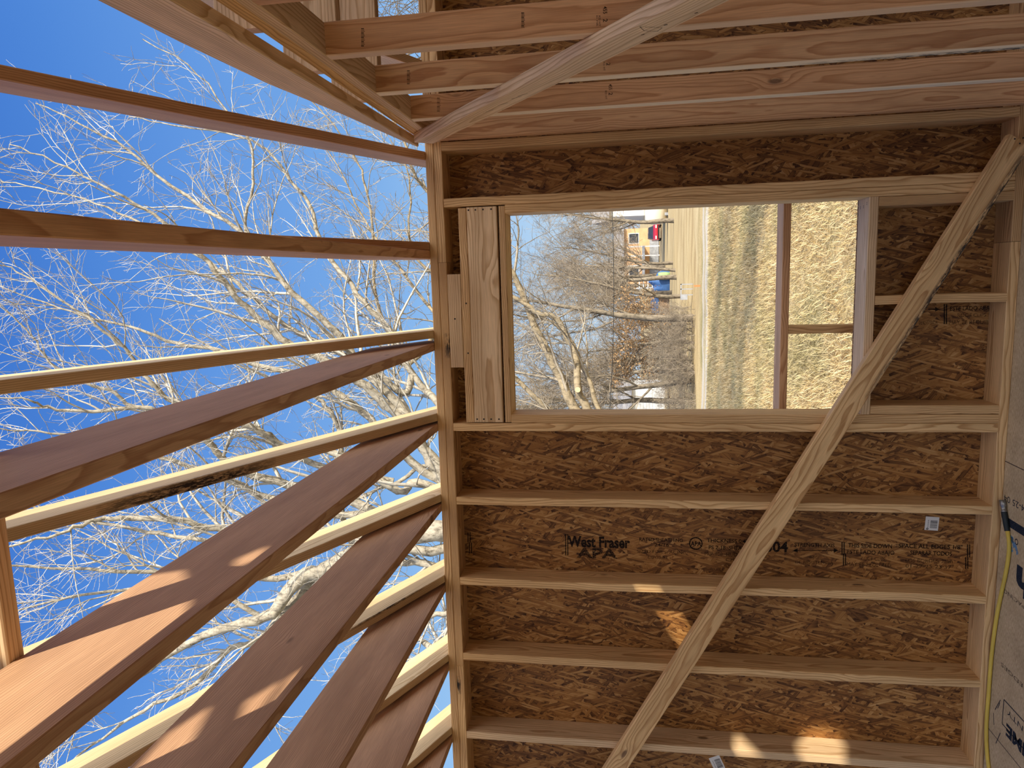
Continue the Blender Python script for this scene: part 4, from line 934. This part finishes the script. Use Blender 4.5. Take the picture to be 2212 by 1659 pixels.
for x in (-0.35, 0.35):
    V = [Vector((x, -0.4, 0)), Vector((x, 0.9, 2.6))]; M = frame(V[1] - V[0], (0, 1, 0), ld.location + (V[0] + V[1]) / 2); link('stringer', stick_mesh('stringer', (V[1] - V[0]).length, 0.07, 0.16), WHITE, ld, M)
for i in range(7): lbox('tread', ld, -0.32, 0.32, -0.45 + 0.19 * i, -0.25 + 0.19 * i, 0.2 + 0.36 * i, 0.26 + 0.36 * i, WHITE)
tp = site('tarp_covered_pile', 1440, 612, 57, 'blue tarp draped over a heap beside the porch stair', 'tarp')
bm = bmesh.new(); bmesh.ops.create_icosphere(bm, subdivisions=4, radius=1.0); r_ = random.Random(3)
for q in bm.verts:
    q.co.x *= 1.0 + 0.10 * math.sin(q.co.y * 7 + q.co.z * 5); q.co.y *= 0.8; q.co.z = max(q.co.z, -0.02) * (1.5 + 0.18 * math.sin(q.co.x * 8)) + r_.uniform(-0.02, 0.02)
me = bpy.data.meshes.new('tarp'); bm.to_mesh(me); bm.free(); link('tarp', me, TARP, tp, Matrix.Translation(tp.location))
t2 = site('tarp_covered_woodpile', 1440, 655, 58, 'low blue tarp over stacked wood farther down the yard', 'tarp')
lbox('woodpile', t2, -1.1, 0.9, -0.4, 0.4, 0, 0.9, plain('stacked_firewood', (0.24, 0.16, 0.10), 0.9, var=0.3, scale=9)); lbox('tarp', t2, -1.2, 1.0, -0.48, 0.48, 0.85, 1.45, TARP)
gb = site('green_barrel', 1440, 596, 56, 'green plastic barrel beside the blue tarp', 'barrel')
t_ = Tubes(); t_.add(np.array([(0, 0, z) for z in (0, 0.001, 0.3, 0.6, 0.9, 0.901)]), np.array([0.01, 0.27, 0.31, 0.31, 0.27, 0.01]), 16); t_.build('barrel_body', GREEN, gb, Matrix.Translation(gb.location))
wh = site('white_house', 1440, 425, 66, 'white house with one dark window at the upper window edge', 'house')
lbox('wall', wh, -1.6, 5.0, 0, 6, 2.0, 5.2, WHITE); lbox('foundation', wh, -1.6, 5.0, 0.05, 6, -0.2, 2.0, CREAM); gable('roof', wh, -2.0, 5.4, -0.5, 6.5, 5.2, 1.8, ROOFG)
lbox('window', wh, -0.6, 0.3, -0.06, 0.0, 3.2, 4.4, GLASSD)
tk = site('propane_tank', 1440, 458, 60, 'cream storage tank with rounded end below the white house', 'tank')
t_ = Tubes(); t_.add(np.array([(x, 0, 1.0) for x in (-1.0, -0.97, -0.85, -0.6, 2.2, 2.45, 2.57, 2.6)]), np.array([0.02, 0.4, 0.75, 0.92, 0.92, 0.75, 0.4, 0.02]), 22); t_.build('tank_shell', CREAM, tk, Matrix.Translation(tk.location))
for x in (-0.2, 1.7): lbox('tank_saddle', tk, x - 0.12, x + 0.12, -0.6, 0.6, 0, 0.35, GREYD)
# the car, nose to the window
cr = site('car', 1424, 503, 84, 'small red car parked nose on below the low house', 'car')
def car_shell(prof, wtop, wbot, name, mat):
    V, Fc = [], []; n = len(prof)
    for sgn in (-1, 1):
        for (y, z) in prof: wv = wbot + (wtop - wbot) * max(0, min(1, (z - 0.75) / 0.7)); V.append((sgn * wv / 2, y, z))
    for i in range(n): Fc.append((i, (i + 1) % n, n + (i + 1) % n, n + i))
    Fc += [tuple(range(n)), tuple(reversed(range(n, 2 * n)))]
    return link(name, mesh(name, [tuple(Vector(p) + cr.location) for p in V], Fc), mat, cr, Matrix.Identity(4))
car_shell([(-2.05, 0.3), (-2.1, 0.62), (-1.95, 0.82), (-0.95, 0.98), (1.5, 1.0), (2.0, 0.95), (2.1, 0.35)], 1.7, 1.76, 'body', REDP)
car_shell([(-0.95, 0.98), (-0.25, 1.5), (1.1, 1.53), (1.75, 1.0)], 1.25, 1.66, 'cabin', GLASSD)
for x in (-0.62, 0.62): lbox('headlight', cr, x - 0.18, x + 0.18, -2.13, -2.05, 0.62, 0.76, WHITE)
lbox('bumper', cr, -0.8, 0.8, -2.16, -2.06, 0.34, 0.5, RUB)
for x in (-0.78, 0.78):
    for y in (-1.35, 1.3):
        t_ = Tubes(); t_.add(np.array([(x + a, y, 0.3) for a in (-0.1, -0.099, 0.099, 0.1)]), np.array([0.02, 0.31, 0.31, 0.02]), 18); t_.build('wheel', RUB, cr, Matrix.Translation(cr.location))
sh = site('white_sided_house', 1440, 872, 56, 'white house with horizontal siding and dark eave at the lower window edge', 'house')
lbox('wall', sh, -5.0, 1.2, 0, 5, 0.4, 3.0, WHITE); gable('roof', sh, -5.4, 1.6, -0.5, 5.5, 3.0, 1.5, ROOFG)
for i in range(11): lbox('siding_board', sh, -5.0, 1.2, -0.03, 0.0, 0.45 + 0.235 * i, 0.62 + 0.235 * i, WHITE)
lbox('window', sh, -2.2, -1.3, -0.08, -0.03, 1.3, 2.4, GLASSD)
up_ = site('utility_pedestal', 1500, 625, 29.5, 'small grey utility box on a pipe frame beside the track', 'utility box')
for x in (-0.22, 0.02, 0.22): lbox('pipe_post', up_, x - 0.02, x + 0.02, -0.02, 0.02, 0, 0.5, GREYD)
lbox('cross_pipe', up_, -0.24, 0.24, -0.02, 0.02, 0.46, 0.5, GREYD); lbox('meter_box', up_, -0.42, -0.2, -0.08, 0.08, 0.22, 0.5, GREYD)
mk = at(1527, 617, depth=25.6); ms = slab('marker_stake', (mk.x - 0.03, mk.y - 0.02, gz(mk.y)), (mk.x + 0.03, mk.y + 0.02, gz(mk.y) + 0.22), plain('orange_flag', (0.75, 0.20, 0.07))); tag(ms, 'tiny orange marker stake at the track edge', 'marker')
# overhead wire
pa_, pb_ = at(1318, 380, depth=24), at(1313, 940, depth=24)
P = np.array([pa_ + (pb_ - pa_) * s + Vector((0, 0, -0.16 * (1 - (2 * s - 1) ** 2))) for s in np.linspace(-1.2, 2.2, 40)])
t_ = Tubes(); t_.add(P, np.full(len(P), 0.011), 5); wr_ = t_.build('utility_wire', plain('black_cable', (0.02, 0.02, 0.02))); tag(wr_, 'thin dark wire strung across in front of the trees', 'wire')
